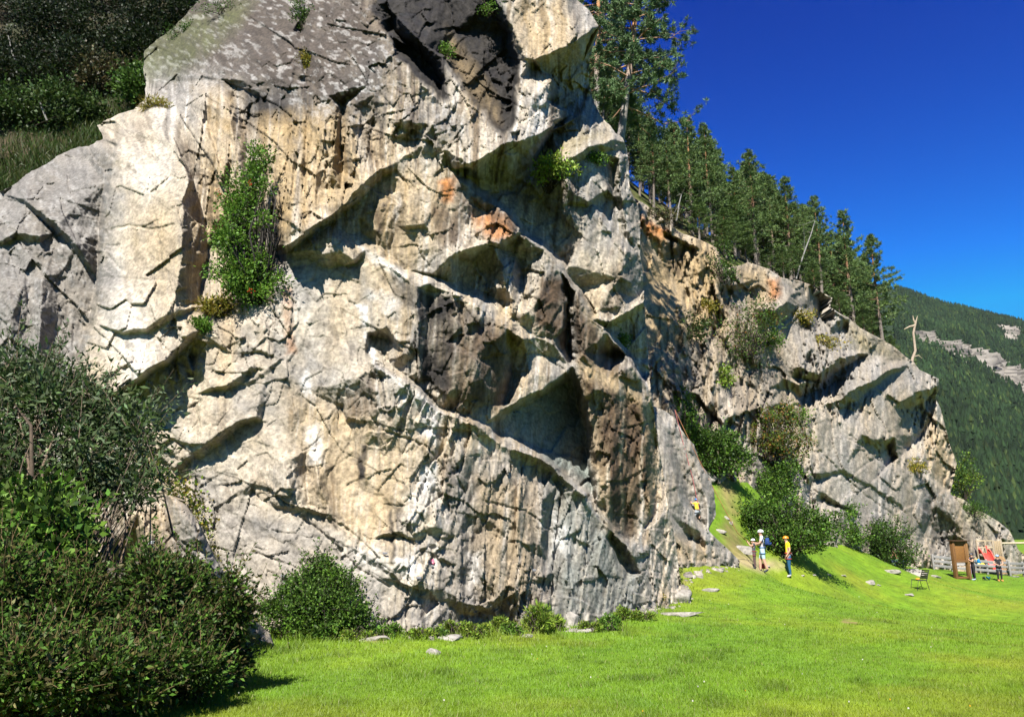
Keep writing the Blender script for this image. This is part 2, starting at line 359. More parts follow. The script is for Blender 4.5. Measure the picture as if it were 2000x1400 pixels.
# ------------------------------------------------------------------ the cliff: feature lines  (photo x, photo y, metres proud of the mean face)
A_FEATS = '''
-80,-100,-1 385,-100,0 600,-100,0 760,-100,-.3 870,-100,-.9 1000,-100,-.6 1090,-100,0 1300,-100,-2
-80,-100,-1 -80,300,-1 -80,450,-.5 -80,700,0 -80,1340,.2
-80,1340,.2 400,1340,.2 800,1340,.2 1100,1340,.3 1350,1340,.3
1350,1340,.3 1360,1100,0 1330,900,-.5 1310,700,-1.3 1300,500,-.6 1290,300,-.6 1250,150,-1.4 1300,-100,-2
250,262,0 229,279,.1 214,357,.2 204,446,.25 200,543,.3 182,632,.6 154,718,.8 160,738,.85
311,257,.2 357,314,.5 368,350,.6 357,404,.7 354,493,.85 346,536,.95 345,600,1.05
330,250,-.3 379,357,-.6 396,404,-.7 407,464,-.7 405,500,-.7 396,545,-.5 390,593,-.2
222,288,-.6 203,357,-.8 193,446,-.9 189,543,-.8 170,632,-.6 143,715,-.3
286,229,-.3 250,262,0
286,229,-.3 311,257,.2
160,738,.85 215,748,1.1 232,755,1.2
225,766,1.25 270,735,1.3 300,715,1.3 340,685,1.2 372,655,.9 395,640,.6
228,782,.0 268,753,.0 302,731,.02 345,701,.05 372,672,.15
240,648,1.1 285,640,1.15 325,615,1.15 357,605,.9
243,655,.85 290,650,.85 330,628,.85 352,618,.7
270,690,1.05 305,668,1.05 350,650,.95
0,378,-1.5 60,336,-1.5 114,306,-1.6 150,289,-2 200,270,-1.6
50,393,-.1 80,415,.1 111,439,.15 150,478,.1
50,403,-.5 80,427,-.4 108,452,-.5 146,490,-.4
0,470,.1 30,455,.3 80,460,.2
0,482,-.2 30,470,-.1 80,475,-.1
82,545,.2 79,600,.3 75,700,.3
60,550,-.1 55,610,0 48,700,0
20,580,.3 20,700,.3
110,600,-.3 100,700,-.2
150,540,-.5 150,640,-.5 130,700,-.3
100,500,-.2 120,530,-.4
300,150,-1 304,182,-.6 321,232,-.2 343,300,-.1 372,345,-.15
345,160,-.9 343,232,-.7 365,290,-.8 386,346,-.7 395,375,-.7
365,200,-.4 405,260,-.1 430,330,0 436,420,0
410,250,-.4 425,300,-.4
429,154,-.3 446,214,.15 461,304,.3 475,330,.25 478,400,.1
452,165,-.6 475,240,-.7 487,310,-.6 500,380,-.6 520,480,-.7
510,185,-.2 545,190,-.1 575,205,0 600,240,.1
520,260,-.1 530,340,.1 545,420,.3 556,478,.5
560,260,.15 566,330,.25 575,400,.45
600,190,.05 625,250,.25 640,300,.3
618,300,.0 630,370,.2 640,420,.65
668,205,-.5 666,260,-.5 672,330,-.5 668,370,.1
655,205,.1 652,260,.3 650,330,.4
690,205,.2 686,270,.4 694,330,.5 700,360,.7
715,235,-.2 722,260,-.4 728,300,-.2 735,330,.4
745,215,.3 752,270,.5 757,325,.55
735,185,.2 770,170,.3 820,195,.4 870,205,.5 893,250,.7
760,235,.5 800,240,.7 840,245,.65 880,255,.65
800,262,.3 790,285,.2 800,290,.3
557,480,.8 600,450,1 640,425,1.05 672,400,1.05 707,362,1 745,330,.75 775,318,.45 800,298,.5 830,282,.55 862,288,.5 896,270,.6
560,496,.0 605,463,.0 650,437,.0 690,406,.02 735,364,.12 752,345,.15 790,345,.3 815,305,.3 848,308,.35 880,330,.25 905,330,-.3
545,500,-.7 556,530,-.2
612,478,.3 650,460,.5 688,488,.45
650,432,.1 690,470,.1
612,486,.4 635,492,.5 662,490,.5 690,508,.45
616,512,0 640,528,0 665,522,0 693,516,0
560,540,0 555,600,.05 560,700,.0
590,560,.05 640,650,.05 600,760,.05 670,790,.1
690,530,.12 720,600,.12
682,461,.1 715,487,.25 743,504,.35 782,536,.5 840,556,.65 886,571,.85 950,611,.95 993,643,1 1025,664,.9
705,452,-.1 760,500,.0 790,528,0 846,539,.1 890,560,-.2 940,585,.0 985,605,.2 1020,640,.3 1045,655,.4
770,335,.3 735,380,.15 700,420,.05
775,400,.05 772,440,0 768,500,.05
745,400,.35 738,450,.35 742,490,.25
790,400,.4 795,440,.4 830,440,.45 850,480,.55 846,535,.35
795,448,.25 828,448,.3
840,400,.5 870,430,.6 880,470,.7
860,360,.45 875,410,.5
850,310,.38 893,350,.45 939,382,.5 985,416,.5 1010,450,.45
905,345,-.8 950,372,-1.1 1000,412,-1.2 1040,462,-1
932,421,.3 960,412,.5 985,420,.6 997,443,.9
920,440,.3 935,470,.5
950,470,.8 975,474,.95 1000,460,1 1013,452,.7
963,480,0 985,486,-.2 1010,468,-.1
846,535,.35 880,505,.85 905,490,1 943,478,.95 962,476,.7
852,542,.0 885,552,-.35 905,548,-.5 935,565,-.5 975,588,-.3 985,600,.0
900,508,-.3 925,510,-.45 955,536,-.45
965,482,.35 980,520,.4 990,560,.35 1005,590,.35
1003,492,-.4 1022,540,-.4 1012,578,.1
1020,475,.2 1060,490,.4 1045,560,.3 1032,600,.4
1013,454,.3 1060,488,.5 1093,525,.65 1125,575,.75 1157,621,.85 1186,650,.85 1236,714,.85 1268,762,.6
1068,540,.65 1050,580,.8 1032,612,.65
1095,532,.6 1100,600,.65 1098,640,.75 1080,660,.5
1112,560,-.5 1107,640,-.8 1110,690,-.9 1122,702,-.4
1120,570,.6 1130,620,.7 1140,690,.8 1129,700,.6
1062,468,-1 1108,518,-.9 1135,565,-.5 1165,612,-.2
1157,404,.2 1140,460,.1 1104,527,-.3
1157,404,.2 1190,450,.45 1221,493,.7 1215,540,.75 1190,570,.55 1168,611,.25
1235,500,.3 1232,540,.3 1252,580,-.2
1168,612,.3 1186,629,.6 1220,610,.7 1257,588,.4
1180,642,-1 1225,622,-.9 1258,600,-.9
1200,690,-1.3 1240,700,-1.5 1258,740,-1.5
1197,652,-1 1247,712,-1.4
1075,257,-.2 1139,225,-.2 1193,257,-.1
1146,262,.2 1098,316,.4
1098,316,.65 1125,305,.75 1146,288,.75 1170,283,.75 1200,270,.5
1102,325,.12 1130,317,.15 1150,299,.15 1175,298,.15 1205,292,.15
1115,335,.2 1165,325,.25 1185,370,.4 1150,395,.45 1110,370,.1 1115,335,.2
1185,375,-.2 1165,402,-.1 1150,405,.0
1208,310,.3 1214,370,.3 1222,430,.3 1240,490,.1
1195,330,-.3 1200,390,-.3 1205,440,-.1
1040,335,-1.4 1000,372,-1.7 1060,385,-1.4 1080,425,-1.1 1060,445,-1.2 1090,482,-.8
1100,400,-.2 1130,440,0 1128,475,-.2
1095,430,-.6 1105,490,-.6
864,111,.3 871,193,.4 896,250,.7 914,321,1.1
864,111,.3 905,180,.4 957,243,.8 986,280,1.2
884,200,.55 920,280,1.0
914,321,1.1 921,318,1.2 986,282,1.5 1021,275,1.5 1050,262,1.4 1075,250,1.2
920,332,.4 943,350,-.9 993,358,-1.3 1046,318,-1.3 1078,262,-.9
866,105,-.9 910,172,-.8 962,232,-.4 985,262,.2
870,0,-1.3 890,60,-1.2 905,120,-1.1
930,60,-1.1 975,150,-.9 975,220,-.5
985,60,-1 990,89,-1
993,89,-.9 1000,150,-.9 998,215,-.8 988,266,.2
1011,111,0 1015,150,.4 1011,214,.7 994,271,1.3
1043,121,.35 1075,157,.5 1068,196,.7 1078,207,.6 1077,240,.8
1040,190,.9 1030,240,1.2
943,0,-.4 990,55,-.3 1004,92,-.2 1029,123,.4
960,-5,.0 1000,50,.1 1032,118,.55
1029,123,.5 1075,105,.9 1118,84,1.2 1130,75,1.2 1168,55,.7
1045,130,-.4 1075,150,-.9 1136,121,-1.1 1165,68,-.4
1060,0,.2 1060,60,.5
1105,0,.5 1112,40,.8 1118,84,1.2
1125,0,.1 1150,30,.4 1168,55,.7
1080,200,-1.2 1100,180,-1.2 1130,170,-1.3 1150,190,-1.5
1120,225,-1 1085,248,-1
755,0,-.2 790,50,-.1 830,90,0 860,120,.1
764,73,.35 771,107,.35 832,171,.45 871,207,.45
775,95,-.9 840,150,-1 862,175,-.9
770,60,-1 800,90,-1.1 850,135,-1
725,25,.1 740,50,.1 758,78,.3
765,30,-.7 755,65,-.6
735,130,.2 750,110,.3
400,0,0 600,0,0 720,20,.1
380,100,0 500,100,.05 600,100,.1 700,100,.15
480,160,0 560,150,.1 640,185,.15 720,165,.2
585,60,-.4 595,110,-.3 598,160,-.3
575,60,.05 585,110,.1
610,60,.1 612,110,.1
393,600,.15 430,590,.2 470,588,.15 535,590,.25
443,614,.25 470,645,.3 493,675,.25 530,668,.2
421,668,.35 445,680,.35 468,689,.35 489,679,.35 510,688,.4 532,691,.35
421,673,.2 448,687,.22 470,695,.22 490,690,.2 532,697,.2
365,690,.2 375,725,.25 395,730,.3
372,700,-.2 378,740,-.1
411,757,.75 439,753,.85 465,735,.8 493,714,.65
413,766,.25 442,765,.3 470,748,.3 495,724,.25
546,700,.4 520,722,.4 480,745,.4
548,706,.22 525,730,.22 485,753,.25
371,889,.55 389,875,.7 425,850,.7 464,821,.65 496,812,.45
376,899,.0 400,893,-.1 432,868,-.12 470,836,-.1 493,820,.0
385,915,.05 410,908,.0 445,880,.0 480,850,.0 510,820,.05
250,800,.0 300,762,.1 360,725,.1
270,820,.25 380,770,.3 460,780,.5
255,861,.35 286,846,.4 314,823,.45
258,867,.2 290,854,.22 318,830,.28
304,875,.6 332,854,.65
307,883,.3 336,862,.35
320,895,.5 340,913,.5 371,889,.7
345,922,.05 380,910,.0
395,960,0 420,1100,.15 440,1160,.2
500,1080,0 560,1030,.0 560,1100,.05
489,946,.2 505,935,.25 521,929,.25
521,929,.25 545,960,.4 571,990,.45 604,993,.35
530,890,.25 555,900,.5 565,950,.65
492,958,-.05 528,985,.05 575,1004,.1 612,1006,.1
600,880,-.05 598,940,-.15 602,985,-.05
615,900,.25 622,950,.4 645,1003,.35
650,1015,.05 612,1006,.1
430,985,.08 470,1005,.1 560,1055,.1 620,1090,.12 700,1130,.15
432,992,.03 472,1013,.05 562,1063,.05 622,1098,.06 700,1139,.1
630,1040,.16 700,1075,.2 770,1120,.25
632,1047,.1 702,1083,.13 768,1130,.15
650,860,.05 640,960,.1 690,1040,.15
690,850,.15 700,950,.1 720,1050,.15
705,880,.25 712,930,.25
820,880,.35 800,930,.3 780,1000,.2
671,780,.15 700,740,.5 730,711,.6
680,812,.4 720,825,.5 760,815,.6 745,770,.55
668,800,-.05 676,822,.0
718,650,.1 726,656,-.3 757,660,-.3 750,690,-.25 735,706,-.1
700,640,.15 712,700,.2 728,735,.25
757,640,.3 790,690,.55 810,662,.55
765,712,.1 785,720,.15 815,690,.2
730,711,.6 770,735,.7 811,757,.75 857,804,.8 900,820,.8 943,836,.75 968,865,.65 1010,880,.65 1057,896,.75 1100,930,.75 1139,968,.75 1157,1000,.7 1195,1035,.7 1229,1071,.7 1255,1120,.5 1271,1190,.4
735,703,.0 775,725,.1 815,748,.2 862,795,.35 905,810,.4 948,826,.3 975,850,-.1
780,540,.4 800,600,.55 812,650,.55 815,740,.4
765,620,.35 740,590,.2
814,562,.7 817,650,.7 819,740,.6
832,570,.35 838,650,.3 840,740,.35 850,775,.5
893,592,.95 890,700,.85 880,760,.75 870,780,.6
905,600,.8 930,690,1 920,770,.8
990,645,1 985,720,.5 960,790,.3
1000,660,.2 1002,740,-.3 985,790,-.2
1045,655,.55 1080,670,.65 1110,715,.45
1030,690,.4 1035,730,.6 1070,735,.7
1060,690,.3 1085,700,.35
980,800,.25 1010,785,.5 1060,760,.65 1095,735,.65 1122,715,.4
988,815,-.4 1065,772,-.8 1118,738,-1
1020,858,-.4 1070,878,-.6 1145,900,-1.2 1155,955,-.8
1130,790,-1.2 1145,850,-1.2
1062,884,-.3 1142,954,-.7 1162,985,-.5 1228,1056,-.1
1129,700,.6 1150,790,.7 1158,860,.6 1166,960,.5 1165,1003,.3
1160,718,.6 1190,735,.65 1222,748,.7
1160,760,1 1200,770,1.05 1200,860,1 1190,960,.9 1187,1020,.7
1225,790,.55 1230,870,.6 1225,960,.5
1250,790,.9 1262,860,.7 1262,960,.5
1278,860,-.3 1284,930,-.4 1282,1000,-.3
1270,980,.5 1255,1040,.4
1195,1052,-.3 1213,1090,-.5 1230,1122,-.2
1182,1050,.55 1200,1095,.5 1222,1135,.4
1226,1077,.5 1242,1105,.45
1300,1000,.3 1310,1080,.2 1300,1150,.2
890,900,.6 900,960,.45 890,1050,.4
960,900,.6 1000,960,.6 1010,1060,.5 1010,1140,.5
1030,930,.3 1036,1010,.2
910,1003,.5 935,1001,.5 957,1016,.5
912,1030,.05 930,1042,.05 952,1030,.1
900,1050,.35 895,1100,.3
918,1070,.1 925,1120,.1 938,1180,.0
940,1060,.4 945,1120,.4
1090,945,.3 1078,980,-.3 1072,1050,-.35 1070,1095,-.1
1108,970,.55 1104,1020,.55 1095,1070,.5
1058,975,.55 1055,1060,.5
1115,1045,.6 1150,1060,.6
1115,1056,.4 1150,1072,.4
1060,1125,.5 1090,1115,.5 1110,1135,.5 1130,1165,.4
1062,1140,.15 1090,1150,.1 1110,1165,.15
865,1150,.35 895,1168,.4 940,1183,.4 975,1165,.4 1020,1158,.45
870,1175,-.1 900,1196,-.4 935,1202,-.5 970,1202,-.2 1015,1190,.1
784,1033,.35 800,975,.3 845,905,.35
784,1036,.4 805,1050,.5 815,1048,.5 828,1022,.45
840,950,.5 830,1000,.65
788,1050,.0 812,1064,.0 834,1044,.05
850,970,.3 875,1040,.4 866,1048,.3
850,1045,.1 868,1055,.1
765,1115,.4 795,1075,.15
766,1118,.35 802,1152,.4 812,1130,.35
770,1128,.05 804,1164,.1
855,1085,.4 878,1092,.4
857,1096,.1 878,1102,.1
'''
A_POLY = [(385, -90), (388, 0), (362, 30), (332, 60), (300, 84), (282, 100), (280, 135), (285, 165), (282, 195),
          (262, 214), (235, 222), (205, 236), (190, 246), (203, 270), (172, 286), (150, 288), (132, 296), (114, 304), (88, 322), (60, 335), (28, 360), (0, 375), (-70, 425),
          (-70, 1330), (1340, 1330), (1345, 1200), (1334, 1165), (1327, 1120), (1320, 1060), (1308, 1005), (1301, 960), (1294, 915), (1288, 880), (1282, 838), (1277, 800), (1271, 762),
          (1266, 700), (1262, 640), (1258, 592), (1257, 550), (1251, 500), (1251, 440), (1247, 402), (1237, 385), (1230, 368), (1228, 320), (1224, 292), (1217, 270), (1202, 260), (1192, 246), (1172, 226), (1160, 200),
          (1150, 160), (1152, 112), (1168, 66), (1169, 50), (1150, 20), (1127, 0), (1095, -40), (1070, -90)]
AXS = [-100, 200, 400, 560, 800, 1000, 1150, 1265, 1360]
AYS = [-100, 0, 150, 300, 600, 900, 1250, 1340]
ABASE = [[34, 31, 27, 23.0, 19.5, 19.0, 21.0, 24, 27],
         [29, 26.5, 23.3, 20.3, 18.2, 18.6, 20.4, 23.2, 26],
         [25, 22.0, 19.8, 18.2, 17.4, 18.4, 20.2, 22.6, 25.2],
         [20, 18.4, 17.6, 17.0, 17.0, 18.2, 20.0, 22.2, 24.8],
         [17.6, 17.2, 16.6, 16.0, 16.3, 17.8, 19.6, 21.6, 24],
         [17.0, 16.6, 16.0, 15.5, 15.7, 17.2, 19.0, 20.9, 23],
         [16.5, 16.0, 15.5, 14.9, 14.9, 16.3, 18.0, 19.7, 22],
         [16.4, 15.9, 15.4, 14.8, 14.8, 16.2, 17.9, 19.5, 21.8]]

B_FEATS = '''
1200,300,0 1400,300,0 1700,400,0 1900,600,-1 2060,900,-2
1200,300,0 1200,700,-.5 1200,1000,0 1200,1200,0
1200,1200,0 1500,1200,0 1800,1200,0 2060,1200,0
2060,900,-2 2060,1200,0
1254,429,.4 1296,454,.5 1340,470,.4
1254,445,.2 1294,470,.5
1300,462,-.6 1335,480,-.5 1330,540,-.7 1300,520,-.5
1345,475,.6 1370,490,.5 1400,505,.6 1408,560,.5
1385,480,.3 1372,540,.2 1350,600,0
1405,570,.4 1395,620,.3
1412,575,-.4 1410,640,-.4
1260,560,-.2 1330,620,.1 1345,680,.2 1280,690,.0
1352,640,-.2 1372,690,.2 1398,700,.5 1404,740,.6
1300,760,.2 1360,770,.5 1385,800,.9 1400,815,.6
1356,760,.0 1365,778,-.2 1390,812,-.1
1412,770,.7 1440,800,1.1 1448,830,.9 1420,850,.6
1412,825,1.0 1425,815,1.1
1414,832,.3 1426,826,.2
1400,690,.5 1420,670,.6 1440,700,.5
1440,640,.4 1470,600,.2 1500,560,.6
1450,700,.4 1480,760,.2 1500,800,.2 1540,790,.4
1470,690,.6 1500,760,.5 1520,790,.6
1500,670,.6 1530,700,.4 1560,790,.3
1493,545,.6 1521,545,1 1518,580,1 1493,590,.7
1490,602,1.5 1515,606,1.8 1538,590,1.8 1545,575,1.4
1495,640,.2 1525,634,.2 1550,612,.2 1560,600,.2
1488,650,.3 1510,615,.9 1522,650,.7
1560,570,.5 1590,560,.5 1622,582,.6 1618,600,.5
1593,622,-.7 1613,602,-.8 1621,608,-.6 1612,632,-.5 1600,640,-.4
1585,625,.6 1590,650,.8 1612,650,.8
1628,600,.7 1630,625,.8 1655,625,.6
1622,630,.1 1622,650,.2
1552,672,.6 1590,668,.8 1639,696,1.6
1552,700,.7 1560,718,1 1600,732,1.4 1632,706,1.6
1563,738,-.5 1610,748,-1.2 1638,722,-1
1540,640,.3 1560,650,.3 1580,640,.2
1530,670,.3 1545,720,.4 1548,738,.2
1530,740,.8 1560,752,.9 1570,745,.7
1535,760,.1 1562,765,0
1562,778,-1.3 1600,758,-1.5 1637,742,-1.3
1564,795,-.2 1600,780,-.2 1636,766,.1
1575,810,.4 1606,795,.5 1640,784,.5
1640,782,.9 1660,766,1.5 1700,745,1.9 1735,722,1.9 1768,717,1.3
1643,795,.35 1672,784,.4 1706,757,.5 1736,732,.6 1771,722,.8
1660,655,.2 1700,690,.5 1740,702,.6 1780,708,.5
1650,640,-.3 1640,680,.5
1757,785,1.6 1790,766,1.6 1815,760,1.4 1833,744,.9
1766,800,-.8 1800,785,-1.2 1822,774,-.8
1800,850,-1.6 1772,880,-1.2
1757,800,.9 1759,850,1 1750,880,.8
1736,872,-.5 1745,893,-.4
1832,790,-.3 1820,860,-.3 1803,882,.1
1846,850,-.6 1858,905,-1.2 1850,960,-1.2
1600,805,.5 1680,820,.7 1745,795,1.2
1685,846,1.2 1719,864,1.5 1747,854,1.5
1690,862,.6 1722,884,.6
1755,895,.6 1800,890,.4 1812,930,.2
1580,900,.6 1600,960,.8 1690,1010,1.1
1648,916,1.1 1700,945,1.2 1760,984,1.3 1775,1003,1.2
1648,924,.85 1700,955,.9 1758,995,1
1660,935,.9 1710,968,.9
1540,890,.4 1560,940,.5 1580,985,.7
1560,905,.5 1578,935,.6 1590,925,.7
1562,915,.0 1580,945,0 1592,935,.1
1600,965,.6 1616,972,.6
1602,973,.1 1618,982,.1
1800,1000,1.1 1806,960,.8 1790,1060,1
1816,965,.2 1818,1020,-.6 1840,1050,-1.1 1870,1060,-.6
1830,990,.2 1855,1000,.4 1880,1040,.5 1895,1070,.4
1845,965,.2 1900,1010,.5 1950,1030,.7 1965,1060,.7
1830,1085,.2 1850,1075,-.4 1870,1085,-.3
1900,1090,.4 1940,1100,.8
1740,1080,1 1790,1095,1.2 1800,1085,1
'''
B_POLY = [(1215, 380), (1240, 388), (1262, 400), (1300, 432), (1330, 455), (1352, 462), (1385, 476), (1402, 486), (1412, 520), (1440, 520), (1462, 512), (1500, 525), (1528, 543), (1560, 548), (1585, 556), (1600, 568), (1626, 582), (1622, 600), (1640, 612), (1657, 620), (1680, 640), (1702, 652),
          (1726, 664), (1748, 678), (1768, 696), (1786, 708), (1796, 722), (1834, 740), (1834, 758), (1826, 776), (1838, 800), (1846, 832), (1856, 870), (1869, 905), (1862, 940), (1856, 965), (1882, 975), (1905, 992), (1922, 1001), (1950, 1018), (1972, 1036), (1980, 1052), (1990, 1075), (2010, 1090), (2020, 1180), (1215, 1180)]
BXS = [1190, 1300, 1400, 1560, 1700, 1830, 2060]
BYS = [300, 400, 700, 900, 1100, 1200]
BBASE = [[36, 39, 42, 48, 53.5, 60, 67],
         [34.5, 38, 41, 46.5, 51.5, 58.5, 66],
         [32, 34.5, 37.5, 42.5, 48, 55, 64],
         [31, 32.8, 35.8, 41, 46.5, 53.5, 63],
         [30, 31.0, 33.5, 39.5, 45.3, 52.5, 62],
         [30, 31, 33, 39, 45, 52, 62]]

C_FEATS = '''
1260,760,-.5 1330,780,-.6 1420,900,-.6 1460,1000,-.6 1480,1160,0
1260,760,-.5 1260,1000,0 1260,1200,0 1400,1200,0 1480,1160,0
1290,830,.3 1310,900,.5 1330,980,.6 1370,1040,.5 1430,1090,.3
1312,860,.0 1335,930,-.2 1350,990,-.3 1375,1025,-.1
1345,880,.3 1365,930,.5 1385,990,.6 1380,1035,.4
1355,850,.2 1392,940,.2 1398,1000,.1
1310,1000,.4 1330,1060,.6 1380,1080,.6
1352,1050,-.3 1362,1060,-.3
'''
C_POLY = [(1270, 790), (1298, 802), (1318, 815), (1338, 850), (1356, 868), (1368, 905), (1388, 932), (1395, 962), (1399, 1005), (1384, 1036), (1404, 1056), (1424, 1074), (1446, 1096), (1440, 1115), (1420, 1180), (1270, 1180)]

# stains, lichen, chalk and iron colour of the stone, each with its own outline (photo pixels)
RGB = dict(cream=(.375, .32, .24), grey=(.19, .178, .16), ochre=(.33, .235, .115), orange=(.33, .135, .04), brown=(.068, .045, .026),
           black=(.026, .023, .020), white=(.60, .59, .565), cool=(.165, .19, .17), moss=(.08, .10, .025), straw=(.20, .16, .065), dome=(.072, .064, .057))
A_STAINS = [
    ('dome', .7, 25, .3, [(-80, 290), (150, 270), (215, 300), (200, 560), (150, 740), (-80, 760)]),
    ('grey', .6, 25, 0, [(-80, 290), (150, 270), (215, 300), (200, 560), (150, 740), (-80, 760)]),
    ('dome', .97, 48, .15, [(240, 100), (380, -90), (760, -90), (735, 30), (775, 80), (770, 160), (735, 215), (640, 245), (560, 220), (470, 200), (400, 165), (300, 165)]),
    ('brown', .35, 30, .3, [(240, 100), (380, -90), (780, -90), (770, 60), (640, 190), (400, 150)]),
    ('moss', .4, 18, .5, [(240, 110), (330, 40), (500, 0), (430, 90), (350, 145), (280, 160)]),
    ('black', .85, 10, .7, [(478, 182), (560, 190), (592, 235), (580, 300), (560, 300), (545, 250), (520, 248), (506, 320), (486, 280)]),
    ('brown', .8, 8, .7, [(445, 170), (475, 210), (490, 310), (505, 400), (480, 330), (462, 250)]),
    ('brown', .75, 8, .6, [(345, 240), (372, 280), (388, 345), (372, 345), (352, 300)]),
    ('ochre', .55, 20, .4, [(385, 170), (470, 180), (470, 470), (410, 470)]),
    ('ochre', .65, 20, .5, [(500, 235), (660, 215), (700, 350), (560, 478), (515, 400)]),
    ('ochre', .5, 15, .3, [(985, 0), (1108, 0), (1118, 84), (1030, 122), (1002, 80)]),
    ('ochre', .5, 30, .4, [(555, 760), (700, 790), (835, 870), (800, 960), (770, 1090), (640, 1020), (590, 960)]),
    ('ochre', .45, 20, .3, [(720, 350), (870, 330), (900, 430), (850, 480), (790, 530), (700, 450)]),
    ('grey', .6, 15, .5, [(1100, -80), (1170, 40), (1165, 62), (1122, 80), (1105, 0)]),
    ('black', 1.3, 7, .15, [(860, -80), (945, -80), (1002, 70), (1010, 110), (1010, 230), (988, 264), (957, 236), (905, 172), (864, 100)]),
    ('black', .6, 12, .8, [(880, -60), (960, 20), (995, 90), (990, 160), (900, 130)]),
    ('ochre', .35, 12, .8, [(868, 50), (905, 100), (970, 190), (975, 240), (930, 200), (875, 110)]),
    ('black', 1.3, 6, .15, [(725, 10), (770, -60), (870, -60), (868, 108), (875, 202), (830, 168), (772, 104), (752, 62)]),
    ('dome', .6, 12, .7, [(790, 195), (870, 210), (898, 270), (860, 288), (800, 290)]),
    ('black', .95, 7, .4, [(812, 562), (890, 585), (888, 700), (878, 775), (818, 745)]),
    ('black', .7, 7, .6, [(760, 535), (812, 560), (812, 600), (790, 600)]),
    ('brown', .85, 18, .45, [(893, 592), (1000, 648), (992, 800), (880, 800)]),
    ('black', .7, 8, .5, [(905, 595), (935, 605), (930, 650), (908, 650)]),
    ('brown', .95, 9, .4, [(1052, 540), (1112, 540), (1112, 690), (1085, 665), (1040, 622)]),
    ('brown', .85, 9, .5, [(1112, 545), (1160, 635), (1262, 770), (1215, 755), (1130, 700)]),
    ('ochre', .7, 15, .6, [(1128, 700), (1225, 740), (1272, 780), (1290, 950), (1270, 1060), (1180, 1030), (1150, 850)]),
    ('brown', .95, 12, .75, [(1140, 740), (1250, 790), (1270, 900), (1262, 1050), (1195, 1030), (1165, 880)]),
    ('orange', .8, 8, .3, [(925, 418), (998, 418), (1002, 458), (962, 475), (938, 455)]),
    ('orange', .85, 7, .1, [(862, 352), (888, 346), (884, 392), (866, 392)]),
    ('orange', .5, 10, .6, [(950, 380), (985, 420), (960, 420)]),
    ('brown', .7, 8, .6, [(895, 350), (985, 412), (1030, 465), (1010, 470), (950, 420), (890, 400)]),
    ('brown', .8, 6, .6, [(728, 400), (746, 400), (752, 470), (742, 480), (732, 440)]),
    ('black', .7, 6, .7, [(768, 400), (780, 400), (776, 500), (764, 500)]),
    ('brown', .7, 8, .7, [(840, 400), (905, 410), (895, 480), (860, 490)]),
    ('brown', .6, 10, .6, [(672, 780), (735, 712), (745, 770), (760, 815), (690, 815)]),
    ('orange', .45, 6, .5, [(553, 560), (566, 560), (575, 690), (560, 690)]),
    ('black', .9, 3, .3, [(702, 868), (713, 866), (712, 935), (700, 940)]),
    ('brown', .6, 6, .6, [(640, 900), (652, 900), (662, 1035), (648, 1030)]),
    ('black', .7, 3, .5, [(760, 1000), (770, 985), (772, 1100), (764, 1105)]),
    ('black', .7, 3, .5, [(776, 985), (784, 985), (782, 1050), (777, 1050)]),
    ('brown', .6, 7, .7, [(865, 900), (890, 900), (885, 1000), (872, 985)]),
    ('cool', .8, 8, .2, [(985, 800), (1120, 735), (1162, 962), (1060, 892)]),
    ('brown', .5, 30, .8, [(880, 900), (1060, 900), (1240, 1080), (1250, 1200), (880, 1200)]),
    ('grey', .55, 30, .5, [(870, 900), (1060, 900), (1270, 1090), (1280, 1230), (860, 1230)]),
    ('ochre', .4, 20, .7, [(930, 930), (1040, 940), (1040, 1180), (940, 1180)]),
    ('grey', .5, 25, .3, [(390, 960), (640, 1040), (760, 1130), (780, 1220), (420, 1200)]),
    ('grey', .6, 10, .6, [(1215, 270), (1250, 420), (1256, 580), (1225, 480), (1205, 400), (1200, 300)]),
    ('brown', .6, 8, .6, [(1190, 530), (1222, 500), (1232, 580), (1190, 620)]),
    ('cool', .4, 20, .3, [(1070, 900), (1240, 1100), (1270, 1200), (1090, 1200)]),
    ('straw', .5, 12, .2, [(1080, 260), (1190, 262), (1146, 285), (1100, 312)]),
    ('white', .9, 6, .5, [(697, 598), (716, 600), (722, 640), (708, 640)]),
    ('white', .7, 5, .4, [(712, 650), (722, 655), (734, 705), (726, 708)]),
    ('white', .5, 9, .4, [(745, 570), (780, 590), (775, 625), (748, 612)]),
    ('white', .4, 8, .4, [(720, 565), (740, 570), (735, 585), (722, 582)]),
    ('white', .8, 8, .6, [(820, 912), (850, 905), (842, 950), (828, 960)]),
    ('white', .45, 14, .5, [(845, 905), (875, 1020), (862, 1045), (838, 980)]),
    ('white', .35, 14, .3, [(800, 970), (830, 930), (830, 1010), (788, 1035)]),
    ('white', .6, 6, .4, [(775, 1095), (800, 1078), (815, 1100), (800, 1140)]),
    ('white', .5, 6, .2, [(585, 740), (600, 720), (610, 760), (596, 770)]),
    ('white', .5, 8, .2, [(730, 712), (765, 735), (815, 765), (870, 815), (860, 820), (790, 770)]),
    ('white', .5, 6, .2, [(690, 465), (745, 505), (790, 535), (780, 545), (735, 515)]),
    ('white', .5, 8, .5, [(818, 770), (860, 830), (850, 870), (825, 850)]),
    ('white', .45, 8, .6, [(598, 840), (625, 830), (625, 900), (603, 905)]),
    ('white', .4, 8, .3, [(685, 1070), (725, 1085), (770, 1115), (700, 1100)]),
    ('white', .4, 10, .5, [(1080, 1000), (1130, 1050), (1120, 1090), (1082, 1080)]),
    ('white', .5, 5, .6, [(768, 380), (780, 380), (776, 430), (768, 430)]),
    ('white', .4, 8, .5, [(915, 1080), (940, 1080), (938, 1140), (915, 1150)]),
]
